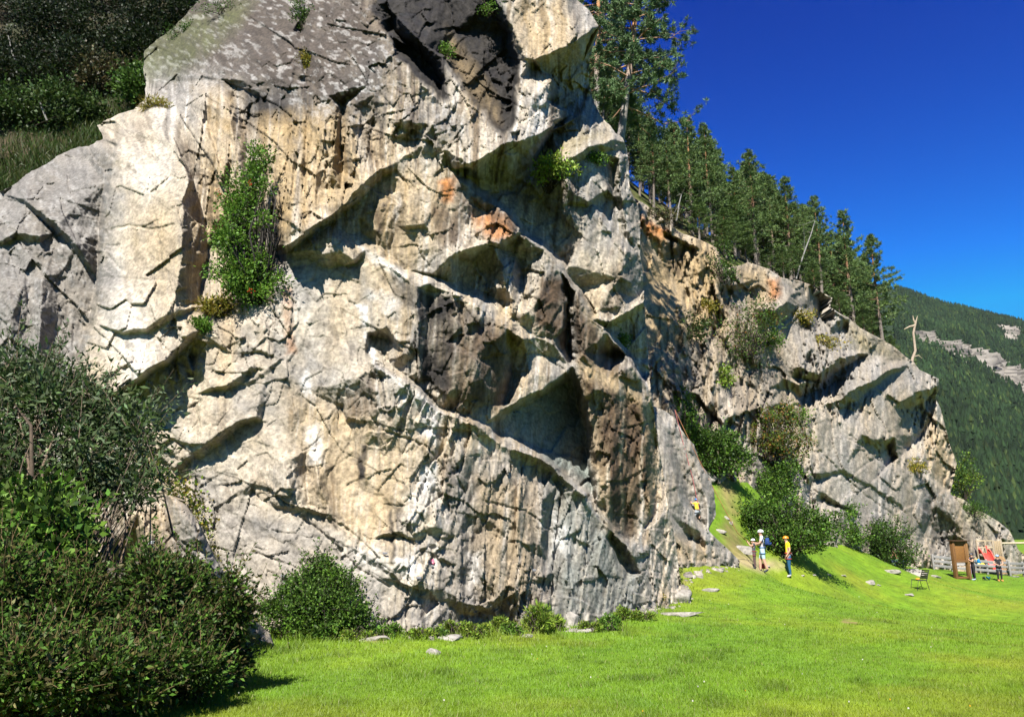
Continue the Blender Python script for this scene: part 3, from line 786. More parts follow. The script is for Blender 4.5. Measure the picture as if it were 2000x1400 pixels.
B_STAINS = [
    ('grey', .2, 60, .2, [(1400, 480), (1900, 650), (2000, 1150), (1400, 1150)]),
    ('brown', .35, 60, .7, [(1240, 400), (1560, 560), (1560, 900), (1260, 1000)]),
    ('orange', .85, 5, .2, [(1254, 425), (1300, 452), (1296, 480), (1252, 450)]),
    ('ochre', .6, 15, .5, [(1255, 460), (1400, 480), (1408, 640), (1260, 700)]),
    ('brown', .6, 10, .6, [(1300, 460), (1340, 480), (1335, 545), (1300, 530)]),
    ('orange', .7, 7, .4, [(1493, 545), (1524, 545), (1520, 580), (1500, 592)]),
    ('ochre', .5, 10, .3, [(1440, 525), (1500, 530), (1495, 600), (1460, 580)]),
    ('grey', .55, 20, .2, [(1540, 560), (1790, 710), (1834, 742), (1760, 780), (1640, 780), (1540, 720)]),
    ('grey', .45, 25, .4, [(1580, 800), (1750, 800), (1800, 1080), (1590, 1000)]),
    ('ochre', .5, 10, .4, [(1815, 790), (1868, 905), (1850, 960), (1805, 890)]),
    ('dome', .6, 8, .6, [(1808, 950), (1860, 970), (1890, 1070), (1830, 1090), (1800, 1020)]),
    ('straw', .5, 15, .2, [(1640, 620), (1700, 650), (1760, 700), (1680, 690)]),
    ('moss', .5, 12, .2, [(1880, 975), (1930, 1000), (1940, 1015), (1890, 1010)]),
]

def stone_colour(px, py, s, z, stains, seed, spots=1.0, streak_px=14.0, sk0=1.0):
    """pigment of the stone: cream gneiss, grey weathering, ochre, vertical water streaks, then the stains"""
    lin = lambda n: np.array(RGB[n])[None, :]
    def mixc(c, n, w):
        return c * (1 - w[:, None]) + lin(n) * w[:, None]
    wx = px + 9 * fbm(px / 22, py / 22, seed + 40, 3); wy = py + 9 * fbm(px / 22 + 50, py / 22, seed + 41, 3)
    big = fbm(s * .5, z * .5, seed, 4); med = fbm(s * 2.1, z * 2.1, seed + 3, 4); fine = fbm(s * 9, z * 9, seed + 6, 3)
    sx = px + 10 * fbm(px / 70, py / 90, seed + 8, 2) + .05 * py; k = streak_px / 14.0
    streak = fbm(sx / (11 * k), py / 210, seed + 7, 4)
    wide = fbm(sx / (34 * k), py / 330, seed + 18, 3); thin = fbm(sx / (4.5 * k), py / 110, seed + 19, 3)
    dark = .5 * soft_poly(px, py, [(380, 150), (760, 150), (900, 200), (1010, 440), (860, 480), (700, 400), (560, 480), (400, 480)], 40) if seed == 11 else 0.0
    if seed == 11:       # dry, mottled stone: the pillar, the left wall and the lower left blocks carry few water streaks
        for pl in ([(160, 230), (320, 220), (375, 340), (350, 620), (230, 760), (-80, 760), (-80, 280)], [(230, 640), (400, 590), (550, 590), (570, 800), (560, 930), (330, 930), (230, 850)], [(380, 930), (600, 980), (760, 1130), (760, 1300), (380, 1300)], [(560, 500), (690, 470), (760, 520), (715, 640), (725, 730), (640, 800), (565, 740)], [(1105, 400), (1225, 480), (1170, 612), (1100, 530)]):
            sk0 = sk0 * (1 - .7 * soft_poly(px, py, pl, 25))
    streak = streak * sk0; wide = wide * sk0; thin = thin * sk0
    c = np.repeat(lin('cream'), len(px), 0)
    c = mixc(c, 'white', np.clip(-.06 + .7 * fbm(s * .7 + 3, z * .5, seed + 2, 4) + .4 * wide, 0, .4))
    c = mixc(c, 'grey', np.clip(.24 + .9 * med + .5 * big - .3 * wide, 0, .85))
    c = mixc(c, 'ochre', np.clip(.10 + 1.0 * wide + .6 * fbm(s * .9 + 7, z * .35, seed + 11, 4) + .3 * streak, 0, .6))
    c = mixc(c, 'grey', np.clip((thin + .3 * streak - .15) * 2.2, 0, .45))
    c = mixc(c, 'brown', np.clip((streak + .25 * fine - .23) * 4, 0, .65) * sstep(-.2, .25, big + .4 * wide + dark))
    c = mixc(c, 'black', np.clip((thin + .5 * streak + .3 * fine - .36) * 4, 0, .6) * sstep(-.05, .35, fbm(s * .6 + 31, z * .4, seed + 15, 3) + dark))
    c = mixc(c, 'white', np.clip((-thin - .4 * streak - .3) * 1.4, 0, .3))
    c = mixc(c, 'brown', np.clip((fbm(s * 3.2 + 11, z * 2.4, seed + 16, 5, .6) - .22) * 2.2, 0, .5) * sstep(-.35, .3, fbm(s * .5 + 5, z * .5, seed + 17, 3)))
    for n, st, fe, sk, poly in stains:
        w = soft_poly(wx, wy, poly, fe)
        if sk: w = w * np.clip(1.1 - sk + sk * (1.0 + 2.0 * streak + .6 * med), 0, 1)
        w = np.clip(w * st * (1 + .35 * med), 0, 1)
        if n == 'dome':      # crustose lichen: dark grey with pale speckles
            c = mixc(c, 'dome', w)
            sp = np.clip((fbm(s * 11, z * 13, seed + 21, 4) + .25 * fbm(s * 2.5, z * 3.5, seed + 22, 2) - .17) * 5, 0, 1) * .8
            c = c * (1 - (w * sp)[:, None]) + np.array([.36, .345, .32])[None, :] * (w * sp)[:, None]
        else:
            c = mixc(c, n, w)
    # open joints: thin dark lines along the dip and across it
    qx = s + .10 * fbm(s * 2, z * 2, seed + 61, 4); qz = z + .10 * fbm(s * 2 + 8, z * 2, seed + 62, 4)
    for ang, lx, lz, sd, keep in ((33, 2.6, .8, 63, .12), (-62, 1.7, .7, 64, .16), (12, .9, .5, 65, .2)):
        t = R(ang); ex = (qx * math.cos(t) + qz * math.sin(t)) / lx; ez = (-qx * math.sin(t) + qz * math.cos(t)) / lz
        _, _, ed = cells(ex, ez, seed + sd)
        ln = np.clip(1 - ed / .022, 0, 1) * sstep(keep, keep + .15, fbm(s * .9 + sd, z * .9, seed + sd + 9, 2))
        c = mixc(c, 'black', .4 * ln)
    sp = np.clip((fbm(s * 7 + 3, z * 7, seed + 25, 3) - .38) * 5, 0, 1) * .35 * spots
    c = mixc(c, 'dome', sp)
    return np.clip(c * (1 + .30 * fine[:, None] + .12 * med[:, None]), .02, .85)

DEPTH = {}
def build_cliff(feats, poly, xs, ys, base, step, stains, seed, amp, smooth_polys, regions, root_name, cracks=(), scl=1.0, gain=1.0, wamp=.28, skirt=5.0, flat=(), sk0=1.0, ribs=(), joint=1.0):
    x0 = min(p[0] for p in poly) - step; x1 = max(p[0] for p in poly) + step
    y0 = min(p[1] for p in poly) - step; y1 = max(p[1] for p in poly) + step
    def wp(X, Y):        # break the traced lines into angular steps
        k1, a1, _ = cells(X / 30.0, Y / 30.0, seed + 301); _, b1, _ = cells(X / 30.0, Y / 30.0, seed + 301 + 4)
        k2, a2, _ = cells(X / 13.0, Y / 13.0, seed + 305)
        n1 = 3.0 * fbm(X / 22, Y / 22, seed + 1, 3); n2 = 3.0 * fbm(X / 22 + 90, Y / 22, seed + 2, 3)
        return X + n1 + wamp * (5.5 * a1 + 3.0 * a2 + 3.0 * k1), Y + n2 + wamp * (5.5 * b1 + 3.0 * k2 - 3.0 * k1)
    PX, PY, r = tin_raster(parse(feats), x0, y0, x1, y1, step, wp)
    for k, pl, rad in flat:       # calmer stretches of wall
        n = int(rad / step); rb = r
        for _ in range(2):
            p = np.pad(rb, n, mode='edge'); c1 = np.cumsum(np.pad(p, ((1, 0), (0, 0))), 0); p = (c1[2 * n + 1:] - c1[:-2 * n - 1]) / (2 * n + 1)
            c1 = np.cumsum(np.pad(p, ((0, 0), (1, 0))), 1); rb = (c1[:, 2 * n + 1:] - c1[:, :-2 * n - 1]) / (2 * n + 1)
        w = soft_poly(PX, PY, pl, 12); r = r * (1 - w) + (rb + k * (r - rb)) * w
    Yb = bilin(xs, ys, base, PX, PY)
    _, va, _ = cells(PX / 42.0 + .3 * PY / 42.0, PY / 42.0, seed + 311)
    r = r * gain * (1 + .12 * va)
    s = PX * Yb / FPX / scl; z = PY * Yb / FPX / scl         # metres on the face
    rough = np.ones(PX.shape)
    for k, pl in smooth_polys:
        w = soft_poly(PX, PY, pl, 25); rough = rough * (1 - w) + k * w
    ux = s + .13 * fbm(s, z, seed + 31, 3); uz = z + .13 * fbm(s + 9, z, seed + 32, 3)
    # joint blocks: long cells dipping to the right (as the strata), then steep ones, then chips
    a = R(33); d1x = ux * math.cos(a) + uz * math.sin(a); d1y = -ux * math.sin(a) + uz * math.cos(a)
    p1, o1, e1 = cells(d1x / 1.9, d1y / .75, seed + 50)
    p2, o2, e2 = cells(ux / .55 + .3 * uz, uz / 1.5, seed + 60)
    a = R(-38); d3x = ux * math.cos(a) + uz * math.sin(a); d3y = -ux * math.sin(a) + uz * math.cos(a)
    p3, o3, e3 = cells(d3x / .62, d3y / .30, seed + 70)
    p4, o4, e4 = cells(ux / .2, uz / .26, seed + 80)
    gate = sstep(-.25, .35, fbm(s * .45, z * .45, seed + 90, 3))
    rel = amp * rough * (.15 * (1.5 * p1 + .8 * o1) + .11 * (.3 + 1.0 * gate) * (1.6 * p2 + .8 * o2)
                         + .10 * (.35 + gate) * (1.6 * p3 + .8 * o3) + .055 * (.4 + .8 * gate) * (1.8 * p4 + .9 * o4))
    rel += amp * (.25 + .75 * rough) * (.026 * fbm(s * 8, z * 8, seed + 95, 5, .7) + .03 * fbm(s * .8, z * .8, seed + 96, 3))
    crk = np.clip(1 - e1 / .02, 0, 1) * sstep(.1, .4, fbm(s * .6 + 4, z * .6, seed + 97, 2)) + .5 * np.clip(1 - e2 / .03, 0, 1) * gate * sstep(0, .4, fbm(s * .8 + 4, z * .8, seed + 94, 2))
    for ra, pl in ribs:                # steep angular ribs with shaded flanks
        q1, f1, _ = cells(PX / 26.0 + .10 * PY / 26.0, PY / 190.0, seed + 400); q2, f2, _ = cells(PX / 11.0 + .1 * PY / 11.0, PY / 80.0, seed + 404)
        rel += soft_poly(PX, PY, pl, 26) * ra * (1.4 * q1 + .5 * f1 + .35 * q2 + .2 * f2)
    rel -= joint * amp * .022 * crk * (.3 + .7 * rough)
    rib = fbm(PX / 9.0 + .04 * PY, PY / 130.0, seed + 98, 3)          # fluting by running water
    rel += (.03 * rib + .012 * fbm(PX / 4.0 + .03 * PY, PY / 60.0, seed + 102, 2)) * (.3 + .7 * rough)
    for (dep, wd, pl) in cracks:
        cx = PX + 2.5 * fbm(PX / 9, PY / 9, seed + 77, 2); cy = PY + 2.5 * fbm(PX / 9 + 5, PY / 9, seed + 78, 2)
        d, _, _ = seg_dist(cx, cy, pl, closed=False)
        rel -= .6 * dep * np.clip(1.3 - d / wd, 0, 1)
    r = r + rel
    DEPTH[root_name] = (PX[0, 0], PY[0, 0], step, Yb - r)
    # trim to the outline, snapping the rim on to it
    pn = [(x, y) for x, y in poly]
    ins = in_poly(PX, PY, pn)
    H, W = PX.shape
    cell = ins[:-1, :-1].astype(int) + ins[1:, :-1] + ins[:-1, 1:] + ins[1:, 1:]
    keep = cell >= 1
    ks = [np.pad(keep, ((i, 1 - i), (j, 1 - j))) for i in (0, 1) for j in (0, 1)]
    used = ks[0] | ks[1] | ks[2] | ks[3]
    out = used & ~ins
    d, qx, qy = seg_dist(PX[out], PY[out], pn)
    PX = PX.copy(); PY = PY.copy()
    jit = 1.6 * fbm(qx / 7, qy / 7, seed + 99, 2)
    PX[out] = qx + jit; PY[out] = qy + jit * .6
    co = px2w(PX, PY, Yb - r)
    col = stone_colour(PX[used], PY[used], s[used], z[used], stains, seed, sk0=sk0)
    idx = np.full((H, W), -1); idx[used] = np.arange(used.sum())
    V = co[used]
    j, i = np.nonzero(keep)
    F = np.stack([idx[j, i], idx[j + 1, i], idx[j + 1, i + 1], idx[j, i + 1]], -1)
    fcx = PX[j, i] + step / 2; fcy = PY[j, i] + step / 2
    # rim skirt gives the rock its thickness
    E = np.concatenate([F[:, [0, 1]], F[:, [1, 2]], F[:, [2, 3]], F[:, [3, 0]]])
    key = np.sort(E, 1); code = key[:, 0].astype(np.int64) * (len(V) + 1) + key[:, 1]
    u, inv, cnt = np.unique(code, return_inverse=True, return_counts=True)
    rimE = E[cnt[inv] == 1]
    rv = np.unique(rimE); mp = {v: k for k, v in enumerate(rv)}
    ctr = V.mean(0)
    back = V[rv].copy(); back[:, 1] += skirt; back[:, 0] += np.sign(ctr[0] - back[:, 0]) * .24 * skirt; back[:, 2] -= .12 * skirt
    SF = np.array([[b, a, len(V) + mp[a], len(V) + mp[b]] for a, b in rimE])
    root = empty(root_name, tuple(np.round(px2w(np.mean([p[0] for p in poly]), 1200, base[-2][len(xs) // 2]), 2)))
    inv_m = Matrix.Translation(root.location).inverted()
    off = np.array(root.location)
    lab = np.full(len(F), -1)
    wfx = fcx + 6 * fbm(fcx / 15, fcy / 15, seed + 5, 2); wfy = fcy + 6 * fbm(fcx / 15 + 3, fcy / 15, seed + 6, 2)
    for k, (nm, pl) in enumerate(regions):
        lab[(lab < 0) & in_poly(wfx, wfy, pl)] = k
    for k in range(-1, len(regions)):
        fs = F[lab == k]
        if k == -1:
            allV = np.concatenate([V, back]); allC = np.concatenate([col, col[rv]])
            fs = np.concatenate([fs, SF])
            nm = 'rock_face'
        else:
            allV, allC = V, col; nm = regions[k][0]
        if not len(fs): continue
        un, iv = np.unique(fs, return_inverse=True)
        mesh_np(nm, allV[un] - off, iv.reshape(fs.shape), M_ROCK, root, allC[un])
    return root

def depth_at(px, py, name='rock_cliff'):
    x0, y0, st, D = DEPTH[name]
    return float(D[int(np.clip((py - y0) / st, 0, D.shape[0] - 1)), int(np.clip((px - x0) / st, 0, D.shape[1] - 1))])

A_SMOOTH = [(.25, [(560, 520), (690, 470), (760, 520), (720, 640), (710, 760), (640, 800), (570, 740)]),
            (.35, [(230, 280), (360, 320), (355, 600), (170, 730), (200, 500)]),
            (.25, [(985, 810), (1120, 740), (1160, 960), (1060, 890)]),
            (.35, [(640, 830), (830, 870), (790, 1000), (700, 1060), (620, 960)]),
            (.3, [(1150, 410), (1220, 490), (1165, 610), (1110, 525)]),
            (.35, [(1000, 0), (1110, 0), (1118, 84), (1030, 122)]),
            (.45, [(420, 980), (640, 1040), (760, 1130), (700, 1200), (430, 1150)]),
            (.35, [(250, 800), (380, 740), (560, 700), (600, 900), (400, 960), (340, 900)]),
            (.55, [(860, 110), (960, 240), (985, 280), (915, 320), (880, 220)]),
            (.6, [(300, -80), (760, -80), (700, 180), (480, 160), (300, 150)])]
A_REGIONS = [('pillar', [(229, 270), (300, 222), (372, 340), (358, 500), (350, 610), (230, 760), (150, 735), (195, 540), (205, 360)]),
             ('overhang_block', [(864, 105), (905, 175), (960, 240), (1000, 270), (1011, 105), (1045, 118), (1080, 160), (1082, 255), (1046, 322), (993, 362), (943, 356), (912, 325), (893, 250)]),
             ('hanging_block', [(943, -90), (1075, -90), (1130, 0), (1170, 55), (1165, 72), (1136, 123), (1075, 152), (1030, 125), (1000, 85)]),
             ('dome', [(240, 80), (380, -90), (750, -90), (765, 70), (720, 165), (640, 188), (560, 160), (480, 165), (430, 150), (340, 150), (280, 160)]),
             ('smooth_slab', [(556, 500), (610, 515), (690, 515), (690, 470), (760, 515), (715, 620), (728, 720), (670, 790), (600, 765), (555, 700)]),
             ('block', [(610, 480), (650, 430), (692, 470), (695, 515), (640, 530)]),
             ('buttress', [(705, 430), (770, 333), (850, 308), (895, 350), (1010, 445), (1030, 470), (1094, 527), (1030, 610), (985, 602), (890, 562), (790, 530), (705, 455)]),
             ('dark_face', [(812, 560), (893, 573), (1000, 645), (1000, 745), (960, 800), (870, 785), (815, 748)]),
             ('shaded_wall', [(980, 803), (1060, 762), (1122, 716), (1150, 800), (1166, 1000), (1057, 893)]),
             ('brown_pillar', [(1128, 698), (1190, 735), (1236, 714), (1272, 768), (1290, 900), (1300, 1000), (1255, 1050), (1228, 1058), (1166, 1000), (1150, 800)]),
             ('shield_slab', [(1157, 400), (1222, 490), (1258, 560), (1258, 592), (1186, 632), (1165, 612), (1104, 527)]),
             ('jutting_block', [(365, 690), (443, 612), (535, 590), (550, 700), (495, 722), (440, 768), (395, 735)]),
             ('jutting_block', [(250, 800), (370, 725), (440, 770), (500, 812), (400, 898), (345, 920), (300, 880), (250, 865)]),
             ('left_wall', [(-80, 280), (190, 250), (215, 300), (190, 540), (140, 740), (-80, 760)]),
             ('lower_bulge', [(811, 757), (857, 804), (943, 836), (1057, 896), (1157, 1000), (1230, 1072), (1275, 1195), (1270, 1300), (860, 1300), (880, 1000), (840, 900)]),
             ]
A_CRACKS = [(.12, 3.5, [(770, 333), (790, 355), (800, 372)]),
            (.1, 3, [(215, 450), (250, 440), (300, 448), (340, 440)]), (.06, 3, [(205, 480), (235, 478)]),
            (.08, 3, [(300, 300), (312, 345), (300, 410), (318, 520)]), (.06, 3, [(200, 540), (260, 545), (330, 548)]),
            (.08, 3, [(205, 520), (212, 500), (235, 525)]),
            (.1, 3, [(250, 830), (300, 812), (360, 800), (390, 786)]), (.1, 3, [(318, 822), (345, 862), (372, 888)]),
            (.07, 3, [(380, 790), (390, 840), (386, 870)]), (.08, 3, [(600, 1000), (655, 1010), (740, 1090)]),
            (.06, 2.5, [(640, 880), (610, 960), (606, 1000)]), (.06, 2.5, [(682, 868), (640, 930)]),
            (.1, 3, [(590, 1010), (640, 1050), (700, 1110), (760, 1145)]), (.08, 3, [(500, 1080), (560, 1100), (600, 1120)]),
            (.12, 4, [(480, 560), (443, 614), (420, 625)]), (.1, 3, [(750, 840), (830, 870), (880, 930)]),
            (.12, 4, [(870, 890), (905, 960), (880, 1010)]), (.1, 3, [(950, 980), (1030, 1000), (1080, 1040)])]
cliff = build_cliff(A_FEATS, A_POLY, AXS, AYS, ABASE, 2.0, A_STAINS, 11, .62, A_SMOOTH, A_REGIONS, 'rock_cliff', A_CRACKS, 1.0, 1.2, joint=.15,
                    flat=[(.42, [(790, 770), (860, 815), (960, 860), (1050, 905), (1135, 975), (1190, 1040), (1265, 1195), (1265, 1340), (740, 1340), (770, 1100), (790, 900)], 60),
                          (.5, [(380, 930), (560, 900), (770, 1080), (770, 1340), (300, 1340)], 60),
                          (.5, [(375, 640), (400, 590), (550, 580), (600, 760), (560, 900), (380, 930), (250, 900), (250, 830), (380, 740)], 60)], ribs=[(.28, [(385, 190), (480, 210), (640, 225), (750, 225), (740, 330), (560, 470), (400, 480)]), (.22, [(1195, 270), (1228, 280), (1256, 560), (1225, 480)]), (.18, [(890, 900), (1060, 905), (1200, 1060), (1230, 1190), (900, 1190)])])
tag(cliff, 'tall pale climbing cliff with jutting blocks and dark water streaks', 'cliff')
B_SMOOTH = [(.4, [(1580, 800), (1760, 800), (1800, 1060), (1690, 1040), (1580, 960)]), (.5, [(1640, 620), (1830, 740), (1750, 800), (1640, 780)]),
            (.5, [(1260, 470), (1340, 520), (1345, 690), (1265, 700)])]
B_REGIONS = [('prow_block', [(1600, 800), (1660, 765), (1768, 715), (1836, 740), (1830, 780), (1760, 790), (1750, 885), (1640, 850)]),
             ('upper_slab', [(1640, 640), (1700, 650), (1796, 720), (1768, 717), (1646, 776), (1636, 700)]),
             ('wedge_block', [(1550, 668), (1600, 660), (1642, 694), (1610, 735), (1555, 720)]),
             ('lower_slab', [(1560, 890), (1640, 850), (1750, 890), (1806, 950), (1800, 1090), (1700, 1040), (1590, 985)]),
             ('right_wall', [(1806, 760), (1870, 890), (1860, 970), (1800, 940), (1800, 880)]),
             ('low_knoll', [(1850, 960), (1990, 1050), (2030, 1180), (1880, 1180), (1880, 1050)])]
crag = build_cliff(B_FEATS, B_POLY, BXS, BYS, BBASE, 2.2, B_STAINS, 23, 2.3, B_SMOOTH, B_REGIONS, 'rock_outcrop',
                   [(.3, 3, [(1700, 690), (1735, 720)]), (.25, 2.5, [(1660, 850), (1720, 900), (1790, 960)]), (.25, 2.5, [(1600, 880), (1680, 960), (1750, 1010)]),
                    (.25, 2.5, [(1650, 940), (1700, 900), (1720, 890)]), (.3, 3, [(1690, 830), (1700, 850), (1720, 868)])], 1.9, 1.4, sk0=.45, joint=3.0)
tag(crag, 'long broken rock outcrop behind the climbers, with a hollow overhanging prow', 'cliff')
rib = build_cliff(C_FEATS, C_POLY, [1250, 1350, 1480], [740, 900, 1100, 1200], [[26, 28.5, 31], [24.6, 27, 30], [23.0, 25.8, 28.8], [22.7, 25.4, 28.4]],
                  2.5, [('grey', .6, 25, .3, [(1260, 780), (1480, 900), (1480, 1180), (1260, 1180)]), ('ochre', .5, 12, .5, [(1300, 1040), (1380, 1060), (1400, 1100), (1320, 1100)])],
                  31, .9, [(.5, [(1290, 830), (1400, 940), (1440, 1100), (1330, 1080)])], [], 'rock_rib')
tag(rib, 'low smooth grey rock rib beside the worn path, where a child climbs', 'rock')

D_FEATS = '''
180,900,-.6 300,900,-.6 420,950,-.6 470,1100,-.5 560,1280,-.4
180,900,-.6 180,1100,0 180,1280,.1 350,1280,.2 560,1280,-.4
240,960,.1 270,1000,.4 300,1080,.5 320,1150,.5
322,985,-.1 325,1040,.1 345,1120,.1
340,985,.4 372,1020,.5 400,1080,.4 420,1140,.4 480,1220,.3
260,1090,-.3 275,1130,-.4 300,1150,-.1
'''
D_POLY = [(205, 965), (232, 940), (262, 938), (300, 965), (335, 968), (362, 985), (385, 1015), (402, 1055), (420, 1090), (436, 1120), (455, 1160), (490, 1205), (525, 1235), (540, 1275), (190, 1275)]
low = build_cliff(D_FEATS, D_POLY, [150, 350, 560], [880, 1050, 1280], [[14.6, 14.2, 14.2], [14.0, 13.6, 13.6], [13.6, 13.2, 13.4]], 2.5,
                  [('ochre', .5, 15, .4, [(215, 990), (320, 990), (330, 1130), (260, 1130)]), ('grey', .7, 12, .3, [(325, 960), (440, 1090), (540, 1270), (340, 1200)]), ('black', .5, 14, .4, [(205, 960), (250, 1000), (290, 1140), (210, 1140)])],
                  41, 1.0, [(.6, [(220, 960), (400, 1000), (500, 1240), (260, 1200)])], [], 'boulder', (), 1.0, 1.4, .5, .25)
tag(low, 'brown-grey boulder at the left foot of the cliff behind the bushes', 'boulder')
# ------------------------------------------------------------------ the meadow
GP = [  # photo x, y, distance -> ground height there
    (560, 1245, 14.9), (700, 1245, 14.7), (850, 1240, 14.8), (1000, 1222, 16.2), (1130, 1225, 17.2), (1265, 1192, 19.5), (1340, 1165, 22),
    (1330, 1120, 24), (1440, 1100, 28.5), (1490, 1118, 31), (1545, 1127, 31.5), (1430, 1050, 30.5), (1410, 980, 33), (1405, 925, 35.5), (1450, 930, 37), (1500, 985, 38), (1560, 1035, 40),
    (1640, 1062, 42.5), (1700, 1082, 44.2), (1760, 1106, 45), (1800, 1128, 44), (1810, 1150, 38), (1880, 1131, 47), (1955, 1134, 47.5), (2050, 1128, 52),
    (1600, 1110, 35), (1660, 1120, 37), (1720, 1130, 39), (1600, 1160, 28), (1400, 1190, 20.5), (1800, 1200, 27)]
GX = [(-30, 0, 0), (0, 0, 0), (30, 0, 0), (-14, 8, 0), (-6, 8, 0), (0, 8, 0), (8, 8, -.03), (16, 10, -.1), (0, 12, 0), (7, 15, -.05), (-14, 14, .25), (-30, 15, .4), (-9, 13, .1),
      (40, 20, -.4), (40, 45, -.5), (60, 60, -.2), (30, 30, -.4), (33, 62, -.3), (-30, 30, 1), (10, 45, 5), (0, 40, 5)]
gp = [px2w(*p) for p in GP] + [np.array(p, float) for p in GX]
gp = np.array(gp)
def _tps(r):
    return np.where(r > 1e-9, r * r * np.log(r + 1e-9), 0)
_n = len(gp)
_K = _tps(np.hypot(gp[:, None, 0] - gp[None, :, 0], gp[:, None, 1] - gp[None, :, 1])) + np.eye(_n) * .6
_A = np.zeros((_n + 3, _n + 3)); _A[:_n, :_n] = _K
_A[:_n, _n] = 1; _A[:_n, _n + 1:] = gp[:, :2]; _A[_n:, :_n] = _A[:_n, _n:].T
_w = np.linalg.solve(_A, np.concatenate([gp[:, 2], np.zeros(3)]))
def ground_z(x, y):
    x = np.asarray(x, float); y = np.asarray(y, float)
    z = np.full(x.shape, _w[_n]) + _w[_n + 1] * x + _w[_n + 2] * y
    for k in range(_n):
        z = z + _w[k] * _tps(np.hypot(x - gp[k, 0], y - gp[k, 1]))
    far = sstep(58, 75, np.hypot(x * .9, y)); near = sstep(-4, 4, y)
    flat = -.4 + 3.2 * sstep(70, 190, y)
    z = z * near * (1 - far) + flat * far
    z = z + .05 * fbm(x * .35, y * .35, 401, 3) * sstep(2, 8, y)
    return z
def gz(x, y):
    return float(ground_z(np.array([x]), np.array([y]))[0])
def on_ground(px, py, y0=6, y1=80):
    """walk the pixel ray until it meets the meadow"""
    ys = np.arange(y0, y1, .05)
    p = px2w(np.full(ys.shape, px), np.full(ys.shape, py), ys)
    below = p[:, 2] < ground_z(p[:, 0], p[:, 1])
    k = int(np.argmax(below)) if below.any() else len(ys) - 1
    return Vector(p[k])

GCOL = dict(lush=(.105, .205, .008), mid=(.145, .24, .010), dry=(.195, .225, .014), dirt=(.25, .165, .08), pale=(.38, .29, .17))
PATHS = [('dirt', .72, 12, [(1398, 925), (1425, 925), (1440, 985), (1436, 1030), (1455, 1075), (1475, 1095), (1440, 1100), (1418, 1080), (1412, 1040), (1420, 1000), (1405, 960)]),
         ('pale', .8, 6, [(1420, 1085), (1470, 1090), (1530, 1100), (1525, 1108), (1490, 1116), (1430, 1104)]),
         ('dirt', .7, 8, [(1300, 1075), (1330, 1075), (1335, 1130), (1345, 1165), (1300, 1165)]),
         ('dirt', .8, 5, [(700, 1238), (750, 1238), (755, 1250), (705, 1250)]),
         ('dirt', .8, 2, [(1640, 1212), (1672, 1212), (1672, 1218), (1640, 1217)]),
         ('dirt', .6, 6, [(560, 1235), (1260, 1185), (1260, 1200), (1000, 1228), (700, 1246), (560, 1246)]),
         ('dry', .6, 14, [(1330, 1060), (1400, 1090), (1480, 1120), (1440, 1150), (1345, 1160)])]
def turf_colour(x, y, z):
    px, py = w2px(np.stack([x, y, z], -1))
    f = lambda n: np.array(GCOL[n])[None, :]
    a = np.clip(.5 + .9 * fbm(x * .55, y * .3, 410, 4), 0, 1)[:, None]
    c = f('lush') * (1 - a) + f('mid') * a
    b = np.clip(.1 + 1.3 * fbm(x * .25 + 3, y * .25, 412, 4) + .25 * fbm(x * 1.6, y * 1.2, 413, 3), 0, .75)[:, None]
    c = c * (1 - b) + f('dry') * b
    wx = px + 14 * fbm(px / 14, py / 8, 415, 4); wy = py + 7 * fbm(px / 14, py / 8, 416, 4)
    for n, st, fe, poly in PATHS:
        w = (soft_poly(wx, wy, poly, fe) * st * ((y > 3) & (y < 60)))[:, None]
        c = c * (1 - w) + f(n) * w
    return c * (1 + .15 * fbm(x * 4, y * 4, 418, 3)[:, None] - .22 * np.clip(fbm(x * 2.2, y * 2.2, 431, 2) - .2, 0, 1)[:, None] * 2 + .12 * fbm(x * .9, y * .9, 432, 2)[:, None])

def ground_sheet():
    ys = np.concatenate([np.arange(-30, 4, 2.0), np.arange(4, 24, .16), np.arange(24, 62, .35), np.arange(62, 120, 4), np.geomspace(120, 3000, 30)])
    us = np.linspace(-1, 1, 260); us = np.sign(us) * (abs(us) * .55 + .45 * abs(us) ** 6)
    U, Yg = np.meshgrid(us, ys)
    X = U * (26 + np.clip(Yg, 0, None) * 1.15)
    Z = ground_z(X.ravel(), Yg.ravel())
    V = np.stack([X.ravel(), Yg.ravel(), Z], -1)
    c = turf_colour(V[:, 0], V[:, 1], V[:, 2])
    H, W = X.shape
    j, i = np.mgrid[0:H - 1, 0:W - 1]; k = (j * W + i).ravel()
    o = mesh_np('meadow', V, np.stack([k, k + 1, k + W + 1, k + W], -1), M_SOIL, None, c, smooth=True)
    return tag(o, kind='structure')
ground_sheet()
# ------------------------------------------------------------------ plants: shared builders
def tube(path, radii, sides=5):
    """tapered tube along a path -> verts, quad faces"""
    path = np.asarray(path, float); n = len(path)
    V = []; F = []
    for k in range(n):
        t = path[min(k + 1, n - 1)] - path[max(k - 1, 0)]; t = t / (np.linalg.norm(t) + 1e-9)
        a = np.cross(t, [0.3, .1, .95]) if abs(t[2]) < .9 else np.cross(t, [1, .2, 0]); a /= np.linalg.norm(a) + 1e-9
        b = np.cross(t, a)
        for s in range(sides):
            an = 2 * math.pi * s / sides
            V.append(path[k] + radii[k] * (math.cos(an) * a + math.sin(an) * b))
    for k in range(n - 1):
        for s in range(sides):
            s2 = (s + 1) % sides
            F.append((k * sides + s, k * sides + s2, (k + 1) * sides + s2, (k + 1) * sides + s))
    return np.array(V), np.array(F)

